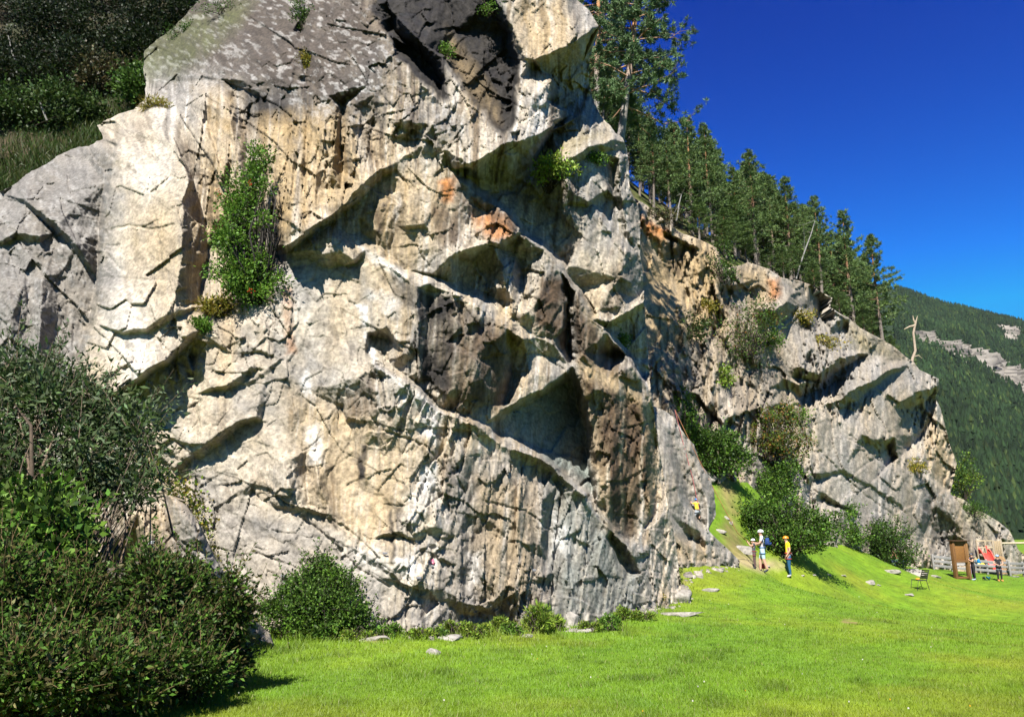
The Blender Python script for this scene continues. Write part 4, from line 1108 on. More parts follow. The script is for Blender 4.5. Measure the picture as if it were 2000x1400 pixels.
class Geo:
    """collects quads + colours for one mesh"""
    def __init__(s): s.V = []; s.F = []; s.C = []; s.n = 0
    def add(s, V, F, c):
        V = np.asarray(V, float); c = np.asarray(c, float)
        if not len(V): return
        if c.ndim == 1: c = np.repeat(c[None, :], len(V), 0)
        s.V.append(V); s.F.append(np.asarray(F) + s.n); s.C.append(c); s.n += len(V)
    def tube(s, path, radii, c, sides=5):
        V, F = tube(path, radii, sides); s.add(V, F, c)
    def build(s, name, mat, parent=None, off=None, smooth=False):
        V = np.concatenate(s.V)
        if off is not None: V = V - np.asarray(off)
        return mesh_np(name, V, np.concatenate(s.F), mat, parent, np.concatenate(s.C), smooth)

def unit(v):
    return v / (np.linalg.norm(v, axis=-1, keepdims=True) + 1e-9)

def leaves(c, d, L, Wd, cols, g, fold=.25, rg=rng):
    """one folded four-point leaf at each c, growing along d"""
    n = len(c)
    if not n: return
    d = unit(d); s = unit(np.cross(d, rg.normal(size=(n, 3)))); nn = np.cross(d, s)
    L = np.broadcast_to(L, (n,))[:, None]; Wd = np.broadcast_to(Wd, (n,))[:, None]
    v0 = c; v2 = c + d * L - nn * L * .15
    mid = c + d * L * .45 + nn * L * fold * .4
    V = np.stack([v0, mid + s * Wd, v2, mid - s * Wd], 1).reshape(-1, 3)
    F = np.arange(4 * n).reshape(n, 4)
    g.add(V, F, np.repeat(cols, 4, 0))

def pal(n, colours, rg=rng, var=.25):
    colours = np.array(colours)
    c = colours[rg.integers(0, len(colours), n)]
    return np.clip(c * (1 + var * rg.normal(size=(n, 1))), .004, 1) * (1 + .06 * rg.normal(size=(n, 3)))

GREENS = dict(deep=[(.010, .020, .005), (.014, .027, .006), (.020, .026, .008)],  # deep: leaf colour darkened to stand in for shade on the upper left slope
              dark=[(.030, .060, .012), (.042, .078, .015), (.055, .085, .02)],
              mid=[(.055, .115, .018), (.075, .14, .022), (.05, .095, .016)],
              light=[(.10, .20, .025), (.13, .23, .03), (.08, .16, .02)],
              lime=[(.18, .27, .03), (.15, .25, .03), (.20, .25, .04)],
              yellow=[(.26, .23, .035), (.20, .20, .035), (.28, .22, .03)],
              nettle=[(.06, .12, .016), (.09, .165, .024), (.04, .075, .014), (.05, .10, .016), (.10, .095, .03)],
              rust=[(.085, .13, .02), (.07, .115, .02), (.10, .15, .02), (.18, .09, .02), (.11, .11, .02)],
              grey=[(.085, .125, .05), (.12, .155, .08), (.06, .095, .03)],
              brown=[(.09, .075, .03), (.07, .06, .025), (.05, .06, .02)])

def shrub(name, label, cat, base, blobs, leaf=(.07, .022), n=2500, colours='mid', clump=.16, group=None, stems=14, stem_col=(.09, .07, .05), seed=1, up=.35, parts=('foliage', 'branches'), mix=None, shoots=.16):
    """blobs: (px, py, Y, rx_px, ry_px[, depth factor]) -> a shrub with leaf clumps all through its crown and bare limbs"""
    rg = np.random.default_rng(seed)
    base = np.array(base, float)
    root = empty(name, tuple(base)); tag(root, label, cat, group)
    g = Geo(); w = Geo()
    sub = []
    for b in blobs:          # break each lobe into uneven smaller ones
        sub.append((b[0], b[1], b[2], b[3] * .62, b[4] * .62, *b[5:]))
        mm = b[2] / FPX
        for q in range(10):
            an = rg.uniform(0, 6.28); f = rg.uniform(.16, .40); rr = rg.uniform(.65, 1.08)
            sub.append((b[0] + math.cos(an) * b[3] * rr, b[1] + math.sin(an) * b[4] * rr, b[2] + rg.normal() * .35 * b[3] * mm, b[3] * f, b[4] * f, *b[5:]))
    blobs = sub
    areas = np.array([b[3] * b[4] for b in blobs], float); areas /= areas.sum()
    for b, a in zip(blobs, areas):
        c = px2w(b[0], b[1], b[2]); m = b[2] / FPX * 1.03
        rad = np.array([b[3] * m, (b[5] if len(b) > 5 else .8) * b[3] * m, b[4] * m])
        nb = int(n * a); per = 26; nc = max(3, nb // per)
        dr = unit(rg.normal(size=(nc, 3)))
        rr = rg.uniform(.3, 1.0, nc) ** .6 * np.where(rg.random(nc) < .14, rg.uniform(1.1, 1.45, nc), 1) * (1 + .45 * fbm(dr[:, 0] * 2 + seed, dr[:, 2] * 2 + dr[:, 1], seed, 3))
        cc = c + dr * rad * rr[:, None]
        ok = cc[:, 2] > base[2] - .05
        cc = cc[ok]; dr = dr[ok]; nc = len(cc)
        if not nc: continue
        k = np.repeat(np.arange(nc), per)
        o = rg.normal(size=(len(k), 3)) * clump * np.array([1, 1, .8])
        p = cc[k] + o
        d = unit(o) * .8 + dr[k] * .6 + np.array([0, 0, up]) + rg.normal(size=o.shape) * .5
        tint = 1 + .22 * rg.normal(size=(nc, 1))
        cols = pal(len(k), GREENS[colours], rg) * np.clip(tint, .5, 1.6)[k]
        if mix:
            sel = rg.random(nc)[k] < mix[1]
            cols[sel] = pal(int(sel.sum()), GREENS[mix[0]], rg)
        Ls = leaf[0] * rg.uniform(.65, 1.3, len(k))
        leaves(p, d, Ls, Ls * leaf[1] / leaf[0], cols, g, rg=rg)
        ns = int(nc * shoots)          # young shoots reaching out of the crown
        for q in rg.integers(0, nc, ns):
            L = rg.uniform(1.6, 4.5) * clump * (1 + shoots); m = int(14 + 10 * rg.random())
            ax = unit((dr[q] * .7 + np.array([0, 0, .9]) + rg.normal(size=3) * .35)[None])[0]
            t = rg.uniform(0, 1, m)
            pp = cc[q] + ax * (t * L)[:, None] + rg.normal(size=(m, 3)) * clump * .12
            Ls = leaf[0] * rg.uniform(.6, 1.1, m)
            leaves(pp, ax * .6 + rg.normal(size=(m, 3)) * .7, Ls, Ls * leaf[1] / leaf[0], pal(m, GREENS[colours], rg) * 1.15, g, rg=rg)
            w.tube([cc[q], cc[q] + ax * L * .5 + rg.normal(size=3) * .01, cc[q] + ax * L], [.006, .004, .002], np.array(stem_col) * .7, 3)
        for q in range(max(2, int(stems * a))):
            t = cc[rg.integers(0, nc)]
            b0 = base + np.array([rg.normal() * .08, rg.normal() * .08, 0])
            mid = (b0 + t) / 2 + rg.normal(size=3) * np.linalg.norm(t - b0) * .10 + np.array([0, 0, .1])
            L = np.linalg.norm(t - b0)
            w.tube([b0, (b0 + mid) / 2 + rg.normal(size=3) * .03, mid, (mid + t) / 2 + rg.normal(size=3) * .04, t], [.012 + .006 * L, .010 + .005 * L, .008 + .003 * L, .006, .003], np.array(stem_col) * rg.uniform(.3, .8), 4)
    f = g.build(parts[0], M_LEAF, root, base); f['kind'] = 'stuff'
    if w.n: w.build(parts[1], M_BARK, root, base)
    return root

# ------------------------------------------------------------------ pines
def pine_protos():
    out = []
    for v in range(9):
        rg = np.random.default_rng(100 + v)
        h = 10.0
        g = Geo(); t = Geo()
        start = rg.uniform(.14, .36); width = rg.uniform(1.6, 2.3)
        bend = rg.normal(size=2) * .18
        def axis(k): return np.array([bend[0] * math.sin(k * 2.6), bend[1] * math.sin(k * 2.2), h * k])
        ks = np.linspace(0, 1, 12)
        path = np.array([axis(k) for k in ks]); rad = .13 * (1 - ks) ** .8 + .012
        V, F = tube(path, rad, 7)
        low = np.array([.17, .145, .12]); hi = np.array([.30, .15, .07])
        kk = np.clip((V[:, 2:] / h - .3) / .35, 0, 1)
        t.add(V, F, low * (1 - kk) + hi * kk)
        nb = 74
        for b in range(nb):
            k = start + (1 - start) * (b / nb) ** .92
            k = min(k + rg.normal() * .008, .985)
            rel = (k - start) / (1 - start)
            prof = (1 - rel) ** .75 * (.55 + .45 * min(1, rel * 5 + .3)) + .06
            L = width * prof * rg.uniform(.55, 1.2)
            az = b * 2.39996 + rg.normal() * .3
            el = -.15 + .75 * rel + rg.normal() * .12
            dirn = np.array([math.cos(az) * math.cos(el), math.sin(az) * math.cos(el), math.sin(el)])
            a0 = axis(k); pts = [a0 + dirn * L * q + np.array([0, 0, .18 * L * (q * q - .3 * q)]) for q in (0, .35, .7, 1)]
            t.tube(pts, [.022 * (1.2 - rel) + .008, .014, .009, .004], np.array([.24, .15, .09]) if rel > .2 else np.array([.16, .14, .12]), 3)
            nt = int(5 + 8 * L)
            q = rg.uniform(.25, 1.05, nt)
            base = a0 + np.outer(q, dirn) * L; base[:, 2] += .18 * L * (q * q - .3 * q)
            side = np.array([-math.sin(az), math.cos(az), 0])
            base += np.outer(rg.normal(size=nt) * .16 * L, side) * (1.1 - q * .5)[:, None] + rg.normal(size=(nt, 3)) * .05 + np.array([0, 0, .05])
            per = 11
            kx = np.repeat(np.arange(nt), per)
            d = rg.normal(size=(nt * per, 3)) * .75 + dirn * .5 + np.array([0, 0, .55])
            cl = np.array([(.032, .056, .016), (.044, .073, .019), (.058, .088, .022)])[rg.integers(0, 3, nt)] * rg.uniform(.75, 1.3, (nt, 1))
            Ls = rg.uniform(.16, .30, nt * per)
            leaves(base[kx], d, Ls, .022, cl[kx], g, .0, rg)
        for b in range(9):      # dead stubs under the crown
            k = rg.uniform(.12, start); az = rg.uniform(0, 6.28); L = rg.uniform(.3, 1.0)
            a0 = axis(k); e = a0 + np.array([math.cos(az) * L, math.sin(az) * L, rg.uniform(-.25, .1)])
            t.tube([a0, (a0 + e) / 2 + rg.normal(size=3) * .04, e], [.012, .008, .003], (.15, .13, .115), 3)
        root = empty('pine_tree')
        t.build('trunk', M_BARK, root); f = g.build('crown', M_NEEDLE, root); f['kind'] = 'stuff'
        out.append(root)
    return out
PINES = pine_protos()
_pine_used = set()
def pine(base, height, v, label, rz=0.0, wide=1.0, group=None, lean=(0, 0)):
    v %= len(PINES)
    o = PINES[v] if v not in _pine_used else copy_tree(PINES[v])
    _pine_used.add(v)
    o.location = base; s = height / 10.0
    o.scale = (s * wide, s * wide, s); o.rotation_euler = (lean[0], lean[1], rz)
    return tag(o, label, 'tree', group)
# ------------------------------------------------------------------ wooded slope behind the outcrop
EDGE = [(1120, 215, 31), (1180, 300, 33), (1250, 398, 35.5), (1330, 452, 38.5), (1405, 482, 41), (1500, 522, 44.6), (1600, 566, 47.5), (1660, 622, 50.6), (1750, 680, 54.6), (1834, 742, 58.5)]
RISE = [6, 6, 5, 5, 4.6, 4.2, 3.4, 2.2, .8, -1.0]
def slope_rows():
    e = np.array([px2w(*p) for p in EDGE]); r = np.array(RISE, float)
    e = np.concatenate([e[:1] + np.array([[-22, -2, 0]]), e]); r = np.concatenate([[6], r])
    rows = []
    for dy, f, drop in ((.2, -.02, .5), (2.5, .25, .2), (8, .9, 0), (16, 1.9, 0), (28, 3.0, 0), (45, 3.6, 4), (70, 3.4, 14), (110, 2.0, 30)):
        q = e.copy(); q[:, 1] += dy; q[:, 0] += dy * .12; q[:, 2] += r * f - drop; rows.append(q)
    return rows
SR = slope_rows()
def build_slope():
    A = np.array(SR); nr, nc, _ = A.shape
    m = 10
    fr = np.linspace(0, nr - 1, nr * m); fc = np.linspace(0, nc - 1, nc * m)
    i = np.minimum(fr.astype(int), nr - 2); j = np.minimum(fc.astype(int), nc - 2)
    u = (fr - i)[:, None, None]; v = (fc - j)[None, :, None]
    G = (A[i][:, j] * (1 - v) + A[i][:, j + 1] * v) * (1 - u) + (A[i + 1][:, j] * (1 - v) + A[i + 1][:, j + 1] * v) * u
    V = G.reshape(-1, 3)
    V[:, 2] += .35 * fbm(V[:, 0] * .4, V[:, 1] * .4, 501, 4)
    H, W = G.shape[:2]
    jj, ii = np.mgrid[0:H - 1, 0:W - 1]; k = (jj * W + ii).ravel()
    a = np.clip(.5 + fbm(V[:, 0] * .5, V[:, 1] * .5, 502, 4), 0, 1)[:, None]
    c = np.array([[.07, .085, .02]]) * (1 - a) + np.array([[.16, .13, .06]]) * a
    return tag(mesh_np('wooded_slope', V, np.stack([k, k + 1, k + W + 1, k + W], -1), M_SOIL, None, c), kind='structure')
slope_o = build_slope()
def slope_pt(px, row):
    """point on the slope seen at photo column px, on (fractional) row"""
    i = min(int(row), len(SR) - 2); u = row - i
    L = SR[i] * (1 - u) + SR[i + 1] * u
    x, _ = w2px(L)
    k = int(np.clip(np.searchsorted(x, px) - 1, 0, len(x) - 2)); v = np.clip((px - x[k]) / (x[k + 1] - x[k]), 0, 1)
    return L[k] * (1 - v) + L[k + 1] * v
TOPS_X = [1120, 1180, 1260, 1300, 1335, 1360, 1395, 1425, 1445, 1470, 1500, 1545, 1570, 1605, 1640, 1665, 1690, 1705, 1735, 1770]
TOPS_Y = [40, 90, 190, 245, 228, 245, 248, 300, 320, 303, 318, 345, 400, 388, 450, 412, 470, 505, 465, 560]
def height_to(p, pytop):
    """height of a tree standing at p whose tip is seen at photo row pytop"""
    x, _ = w2px(p); return float(px2w(x, pytop, p[1])[2] - p[2])
rgf = np.random.default_rng(77)
FRONT = [(1728, 1.0, 462), (1672, 1.1, 412), (1606, 1.0, 388), (1545, 1.3, 348), (1476, 1.0, 302), (1393, 1.1, 246), (1352, 1.1, 230), (1440, 1.0, 330), (1512, 1.6, 345), (1575, 1.5, 420), (1642, 1.5, 455), (1700, 1.5, 500), (1312, 1.2, 255), (1276, 1.4, 250)]
side_words = ['leftmost', 'second', 'third', 'fourth', 'fifth', 'sixth', 'seventh', 'eighth', 'ninth', 'tenth', 'eleventh', 'twelfth', 'thirteenth', 'fourteenth']
FRONT.sort()
for k, (px, row, top) in enumerate(FRONT):
    p = slope_pt(px, row); h = height_to(p, top)
    lab = 'tall pine at the edge above the outcrop, ' + (side_words[k] + ' from the left' if k else 'leftmost') + ' along the rim'
    if px == 1728: lab = 'rightmost pine of the forest edge, standing alone against the sky'
    pine(p, max(4, h), k, lab, rgf.uniform(0, 6.3), 1.0 + .2 * rgf.random(), 'pines along the outcrop rim')
kk = 0
for row in (2.0, 2.7, 3.5):
    px = 1135 + 10 * row
    while px < 1735 - row * 18:
        p = slope_pt(px + rgf.normal() * 4, row)
        tgt = np.interp(px, TOPS_X, TOPS_Y) + rgf.uniform(8, 75)
        h = float(np.clip(height_to(p, tgt), 3.5, 15))
        pine(p, h, int(rgf.integers(0, 9)), 'pine in the thick of the forest above the outcrop, half hidden by its neighbours', rgf.uniform(0, 6.3), rgf.uniform(.95, 1.4), 'pines deep in the forest')
        px += rgf.uniform(17, 34)
YOUNG = [(1415, .55, 3.0), (1435, .75, 4.2), (1418, .3, 2.4), (1530, .35, 2.4), (1550, .5, 2.8), (1505, .6, 2.2), (1690, .8, 2.8), (1745, .9, 2.2), (1640, .9, 2.5), (1590, .9, 2.6), (1765, 1.6, 3.0), (1460, .8, 2.5), (1365, .9, 2.8), (1330, 1.4, 3.4), (1715, 1.2, 3.6)]
ORD = side_words[1:] + ['fifteenth']; ORD = ['first'] + ORD
for k, (px, row, hh) in enumerate(YOUNG):
    p = slope_pt(px, row)
    pine(p, hh, k * 2 + 1, 'short bushy pine on the outcrop rim, ' + ORD[sorted(YOUNG).index((px, row, hh))] + ' short one from the left', rgf.uniform(0, 6.3), 1.9, 'young pines on the rim')

# two big pines on the shoulder of the main cliff, open crowned with bare lower limbs
def big_pine(base, top, name_seed, lean_pts, label, crown_lo):
    rg = np.random.default_rng(name_seed)
    base = np.array(base); root = empty('pine_tree', tuple(base)); tag(root, label, 'tree')
    g = Geo(); t = Geo()
    pts = np.array(lean_pts); H = pts[-1, 2]
    f = lambda k: np.array([np.interp(k, np.linspace(0, 1, len(pts)), pts[:, i]) for i in range(3)])
    ks = np.linspace(0, 1, 22); path = np.array([f(k) for k in ks]) + np.array([0, 0, 0])
    V, F = tube(path, .15 * (1 - ks) ** .7 + .015, 9)
    kk = np.clip((V[:, 2:] / H - .25) / .25, 0, 1)
    t.add(V, F, np.array([.26, .235, .21]) * (1 - kk) + np.array([.42, .22, .10]) * kk)
    nb = 64
    for b in range(nb):
        k = crown_lo + (1 - crown_lo) * (b / nb); rel = b / nb
        L = (2.0 * (1 - rel) ** .6 + .25) * rg.uniform(.6, 1.15)
        az = b * 2.39996 + rg.normal() * .3; el = -.35 + .95 * rel + rg.normal() * .15
        d = np.array([math.cos(az) * math.cos(el), math.sin(az) * math.cos(el), math.sin(el)])
        a0 = f(k); kink = rg.normal(size=3) * .10 * L
        bp = [a0, a0 + d * L * .35 + kink * .6, a0 + d * L * .7 + kink + np.array([0, 0, -.06 * L]), a0 + d * L + np.array([0, 0, .06 * L])]
        t.tube(bp, [.035, .026, .017, .006], (.36, .22, .13), 5)
        for s in range(int(3 + 4 * L)):
            q = rg.uniform(.35, 1.02); b0 = np.array([np.interp(q, [0, .35, .7, 1], [bp[m][i] for m in range(4)]) for i in range(3)])
            tw = b0 + (rg.normal(size=3) * np.array([1, 1, .5]) * .28 + d * .22) * L * .6
            t.tube([b0, (b0 + tw) / 2 + rg.normal(size=3) * .03, tw], [.012, .008, .003], (.33, .2, .12), 3)
            for m in range(4):
                c = b0 + (tw - b0) * rg.uniform(.4, 1.15) + rg.normal(size=3) * .07
                n = 26
                dd = rg.normal(size=(n, 3)) + np.array([0, 0, .5])
                col = np.array((.036, .062, .022)) * rg.uniform(.7, 1.7) * np.ones((n, 3))
                leaves(np.repeat(c[None], n, 0), dd, rg.uniform(.11, .20, n), .014, col, g, 0, rg)
    t.build('trunk', M_BARK, root); cr = g.build('crown', M_NEEDLE, root); cr['kind'] = 'stuff'
    return root
b1 = px2w(1207, 312, 25.2); q1 = [px2w(x, y, 25.2) - b1 for x, y in ((1207, 312), (1214, 258), (1222, 195), (1232, 120), (1240, 40), (1246, -60), (1250, -190))]
big_pine(b1, 0, 31, q1, 'tall pine with bent trunk and bare lower limbs on the cliff shoulder', .30)
b2 = px2w(1163, 300, 28.0); q2 = [px2w(x, y, 28.0) - b2 for x, y in ((1163, 300), (1164, 235), (1167, 120), (1169, 20), (1170, -80), (1171, -190))]
big_pine(b2, 0, 32, q2, 'straight orange-barked pine just right of the overhanging top block', .38)

# pale leaning birch stem, dead snag
def stem(name, pts, radii, col, label, cat, Y, twigs=0, seed=0):
    P3 = np.array([px2w(x, y, Y) for x, y in pts]); root = empty(name, tuple(P3[0])); tag(root, label, cat)
    g = Geo(); g.tube(P3 - P3[0], radii, col, 7); rg = np.random.default_rng(seed)
    g.build('trunk', M_BARK, root)
    for k in range(twigs):
        a = P3[rg.integers(len(P3) // 2, len(P3))] - P3[0]; e = a + rg.normal(size=3) * .5
        w = Geo(); w.tube([a, (a + e) / 2 + rg.normal(size=3) * .06, e], [radii[-1], radii[-1] * .7, .005], col, 4); w.build('branch', M_BARK, root)
    return root
stem('birch_tree', [(1555, 545), (1562, 520), (1572, 490), (1585, 455), (1592, 430)], [.06, .055, .05, .035, .015], (.22, .21, .19), 'white birch stem leaning right in front of the dark pines', 'tree', 47.6, 5, 3)
stem('birch_tree', [(1321, 432), (1324, 415), (1326, 400), (1331, 380)], [.05, .045, .04, .025], (.22, .21, .19), 'short white birch stem bent at the top left of the outcrop rim', 'tree', 38.3, 4, 4)
sn = stem('dead_tree', [(1780, 712), (1783, 698), (1788, 685), (1786, 668), (1784, 650), (1788, 632), (1792, 617)], [.11, .10, .09, .08, .08, .07, .02], (.34, .27, .20), 'bare broken dead tree stub on the crest of the outcrop', 'tree', depth_at(1784, 716, 'rock_outcrop') + .6)
for pts, rr in ([(1786, 636), (1776, 638), (1766, 643)], [.09, .06, .03]), ([(1788, 632), (1784, 624), (1783, 616)], [.07, .05, .015]), ([(1784, 697), (1794, 694), (1801, 700)], [.05, .035, .015]):
    g = Geo(); g.tube(np.array([px2w(x, y, sn.location[1]) for x, y in pts]) - np.array(sn.location), rr, (.36, .29, .21), 6); g.build('branch', M_BARK, sn)

# ------------------------------------------------------------------ far valley side under forest
def far_hill():
    # ridge seen at the photo's skyline, foot behind the meadow
    rid = [(1200, 420, 900), (1500, 490, 1000), (1700, 553, 1100), (1770, 571, 1150), (1850, 598, 1200), (1930, 615, 1230), (2000, 632, 1260), (2100, 640, 1300), (2400, 690, 1400), (3000, 760, 1500)]
    foot = [(1200, 1050, 260), (1500, 1050, 270), (1700, 1050, 280), (1770, 1050, 290), (1850, 1050, 300), (1930, 1050, 310), (2000, 1050, 320), (2100, 1050, 330), (2400, 1050, 360), (3000, 1050, 420)]
    r = np.array([px2w(*p) for p in rid]); f = np.array([px2w(*p) for p in foot]); f[:, 2] = -2
    m = 24; k = np.linspace(0, len(r) - 1, 90); i = np.minimum(k.astype(int), len(r) - 2); u = (k - i)[:, None]
    rr = r[i] * (1 - u) + r[i + 1] * u; ff = f[i] * (1 - u) + f[i + 1] * u
    t = np.concatenate([np.linspace(0, 1, 60), [1.12, 1.5]])[:, None, None]
    G = ff[None] * (1 - t) + rr[None] * t
    G[-1, :, 2] -= 260; G[-2, :, 2] -= 20
    sx, sy = np.meshgrid(np.arange(90), np.arange(62))
    bump = (26 * fbm(sx / 9, sy / 12, 601, 4)) * np.clip(np.sin(np.clip(t[:, :, 0], 0, 1) * math.pi), 0, 1)
    G[:, :, 2] += bump
    return G
HG = far_hill()
def hill_pt(a, b):
    """a 0..1 along, b 0..1 foot to ridge"""
    x = np.clip(a, 0, 1) * 88.999; y = np.clip(b, 0, 1) * 59
    i = x.astype(int); j = np.minimum(y.astype(int), 60); u = (x - i)[:, None]; v = (y - j)[:, None]
    return (HG[j, i] * (1 - u) + HG[j, i + 1] * u) * (1 - v) + (HG[j + 1, i] * (1 - u) + HG[j + 1, i + 1] * u) * v
SCAR = [[(1785, 652), (1830, 668), (1880, 680), (1930, 705), (2010, 738), (2010, 790), (1960, 750), (1900, 705), (1850, 685), (1800, 672)], [(1960, 640), (1975, 645), (1985, 668), (1972, 664)]]
def build_hill():
    H, W, _ = HG.shape; V = HG.reshape(-1, 3)
    j, i = np.mgrid[0:H - 1, 0:W - 1]; k = (j * W + i).ravel()
    c = np.repeat([[.016, .03, .011]], len(V), 0)
    tag(mesh_np('far_hillside', V, np.stack([k, k + 1, k + W + 1, k + W], -1), M_SOIL, None, c), kind='structure')
    rg = np.random.default_rng(5)
    # bare rock band: many broken slabs standing on the slope
    n = 46000
    a = rg.uniform(.30, .72, n); b = rg.uniform(0.0, 1.005, n)
    p = hill_pt(a, b); px, py = w2px(p)
    scar = np.zeros(n, bool)
    for s in SCAR: scar |= in_poly(px + rg.normal(size=n) * 5, py - 3 + rg.normal(size=n) * 3, s)
    vis = (px > 1690) & (px < 2080)
    tr = p[vis & ~scar]; bt = b[vis & ~scar]
    h = rg.uniform(7, 15, len(tr)) * (1 - .25 * bt) * np.where(rg.random(len(tr)) < .35, .55, 1) * (1 + .25 * fbm(tr[:, 0] / 60, tr[:, 2] / 40, 620, 3))
    w = h * rg.uniform(.20, .30, len(tr))
    V = []; F = []; C = []; n0 = 0
    broad = rg.random(len(tr)) < .12
    tone = np.where(broad[:, None], np.array([[.075, .115, .03]]), np.array([[.030, .062, .020]])) * rg.uniform(.5, 1.7, (len(tr), 1)) * (1 + .5 * fbm(tr[:, 0] / 70, tr[:, 2] / 45, 621, 3))[:, None]
    T = len(tr); S = 6; ang = np.arange(S) * 2 * math.pi / S
    for lev, (z0, z1, r0) in enumerate(((.12, .55, 1.0), (.4, .8, .72), (.66, 1.0, .45))):
        rad = w[:, None] * r0 * rg.uniform(.6, 1.25, (T, S))
        ph = rg.uniform(0, 6.28, (T, 1))
        ring = np.stack([tr[:, None, 0] + rad * np.cos(ang + ph), tr[:, None, 1] + rad * np.sin(ang + ph), tr[:, None, 2] + h[:, None] * (z0 + rg.uniform(-.05, .05, (T, S)))], -1)
        tip = tr + np.stack([rg.normal(size=T) * .15, rg.normal(size=T) * .15, h * z1], -1)
        Vt = np.concatenate([ring, tip[:, None]], 1).reshape(-1, 3)
        base = (np.arange(T) * (S + 1))[:, None]
        Ft = np.stack([base + np.arange(S), base + (np.arange(S) + 1) % S, base + S + 0 * np.arange(S)], -1).reshape(-1, 3)
        V.append(Vt); F.append(Ft + n0); C.append(np.repeat(tone, S + 1, 0)); n0 += len(Vt)
    o = mesh_np('far_forest', np.concatenate(V), np.concatenate(F), M_FOREST, None, np.concatenate(C))
    tag(o, 'dense dark conifer forest covering the far valley side', 'forest', None, 'stuff')
    q = p[scar]; T = len(q)
    if T:
        sz = rg.uniform(2, 6, (T, 1, 1))
        box = np.array([[-1, -1, -.6], [1, -1, -.6], [1, 1, -.6], [-1, 1, -.6], [-1, -1, .6], [1, -1, .6], [1, 1, .6], [-1, 1, .6]], float)
        Vb = q[:, None] + (box[None] + rg.normal(size=(T, 8, 3)) * .35) * sz * np.array([1.5, .8, 1.0])
        Fb = np.array([[4, 5, 6, 7], [0, 1, 5, 4], [1, 2, 6, 5], [2, 3, 7, 6], [3, 0, 4, 7]])
        Fb = (np.arange(T)[:, None, None] * 8 + Fb[None]).reshape(-1, 4)
        cb = np.repeat(np.array([[.20, .18, .15]]) * rg.uniform(.4, 1.3, (T, 1)), 8, 0)
        tag(mesh_np('far_scree', Vb.reshape(-1, 3), Fb, M_ROCK, None, cb), 'pale bare rock band across the far wooded hillside', 'rocks', None, 'stuff')
build_hill()
def haze():
    x0, x1, y0, y1, z0, z1 = -900, 1500, -60, 2300, -6, 470
    V = [(x, y, z) for z in (z0, z1) for x, y in ((x0, y0), (x1, y0), (x1, y1), (x0, y1))]
    o = mesh_np('haze', V, [(0, 3, 2, 1), (4, 5, 6, 7), (0, 1, 5, 4), (1, 2, 6, 5), (2, 3, 7, 6), (3, 0, 4, 7)])
    m = bpy.data.materials.new('air'); m.use_nodes = True; nt = m.node_tree; nt.nodes.clear()
    out = nt.nodes.new('ShaderNodeOutputMaterial'); pv = nt.nodes.new('ShaderNodeVolumePrincipled')
    pv.inputs['Color'].default_value = (.62, .78, 1, 1); pv.inputs['Density'].default_value = .00002
    nt.links.new(pv.outputs[0], out.inputs['Volume']); o.data.materials.append(m)
    return tag(o, 'thin blue air between the meadow and the far hillside', 'haze', None, 'stuff')
haze()
# ------------------------------------------------------------------ steep planted slope above the left of the cliff
L_POLY = [(-90, 450), (0, 395), (62, 352), (118, 322), (156, 306), (205, 290), (225, 262), (262, 238), (318, 214), (330, 165), (300, 112), (340, 80), (402, 0), (420, -120), (-90, -120)]
def left_slope():
    xs = np.arange(-90, 424, 4.0); ys = np.arange(-120, 452, 4.0)
    PX, PY = np.meshgrid(xs, ys)
    Y = bilin([-100, 200, 430], [-130, 0, 150, 300, 460], [[44, 42, 38], [36, 35, 32], [29.5, 28.5, 27], [23.4, 22.4, 21.2], [20.0, 19.6, 19.2]], PX, PY)
    Y = Y + .5 * fbm(PX / 30, PY / 30, 701, 4)
    G = px2w(PX, PY, Y); H, W = PX.shape
    ins = in_poly(PX, PY, L_POLY)
    j, i = np.nonzero(ins[:-1, :-1] | ins[1:, 1:])
    k = j * W + i
    V = G.reshape(-1, 3)
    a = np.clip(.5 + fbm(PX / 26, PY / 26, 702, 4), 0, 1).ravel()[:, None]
    c = np.array([[.02, .026, .008]]) * (1 - a) + np.array([[.055, .04, .02]]) * a  # soil tone painted extra dark, the gully's shade put into the colour
    F = np.stack([k, k + W, k + W + 1, k + 1], -1)
    un, iv = np.unique(F, return_inverse=True)
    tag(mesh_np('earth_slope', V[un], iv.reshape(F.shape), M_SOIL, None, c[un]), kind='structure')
    # long grass on its lower edge
    g = Geo(); rg = np.random.default_rng(71)
    n = 70000
    sel = rg.choice(np.nonzero(ins.ravel())[0], n)
    px = PX.ravel()[sel]; py = PY.ravel()[sel]
    edge = np.array([(-90, 430), (0, 380), (114, 310), (190, 270), (300, 190), (350, 140)], float)
    d = np.interp(px, edge[:, 0], edge[:, 1]) - py
    ok = (d < 120) & (d > -30) & (rg.random(n) < np.exp(-np.clip(d, 0, None) / 70))
    p = V[sel[ok]] + rg.normal(size=(ok.sum(), 3)) * .05
    m = len(p)
    dd = np.stack([rg.normal(size=m) * .5, -.35 + rg.normal(size=m) * .3, np.ones(m)], -1)
    leaves(p, dd, rg.uniform(.15, .38, m), .013, pal(m, [(.04, .08, .009), (.05, .095, .010), (.08, .09, .018)], rg), g, .1, rg)
    tag(g.build('long_grass', M_GRASS), 'long grass on the steep slope above the left part of the cliff', 'grass', None, 'stuff')
left_slope()
def LY(px, py):
    return float(bilin([-100, 200, 430], [-130, 0, 150, 300, 460], [[44, 42, 38], [36, 35, 32], [29.5, 28.5, 27], [23.4, 22.4, 21.2], [20.0, 19.6, 19.2]], np.array([float(px)]), np.array([float(py)]))[0])
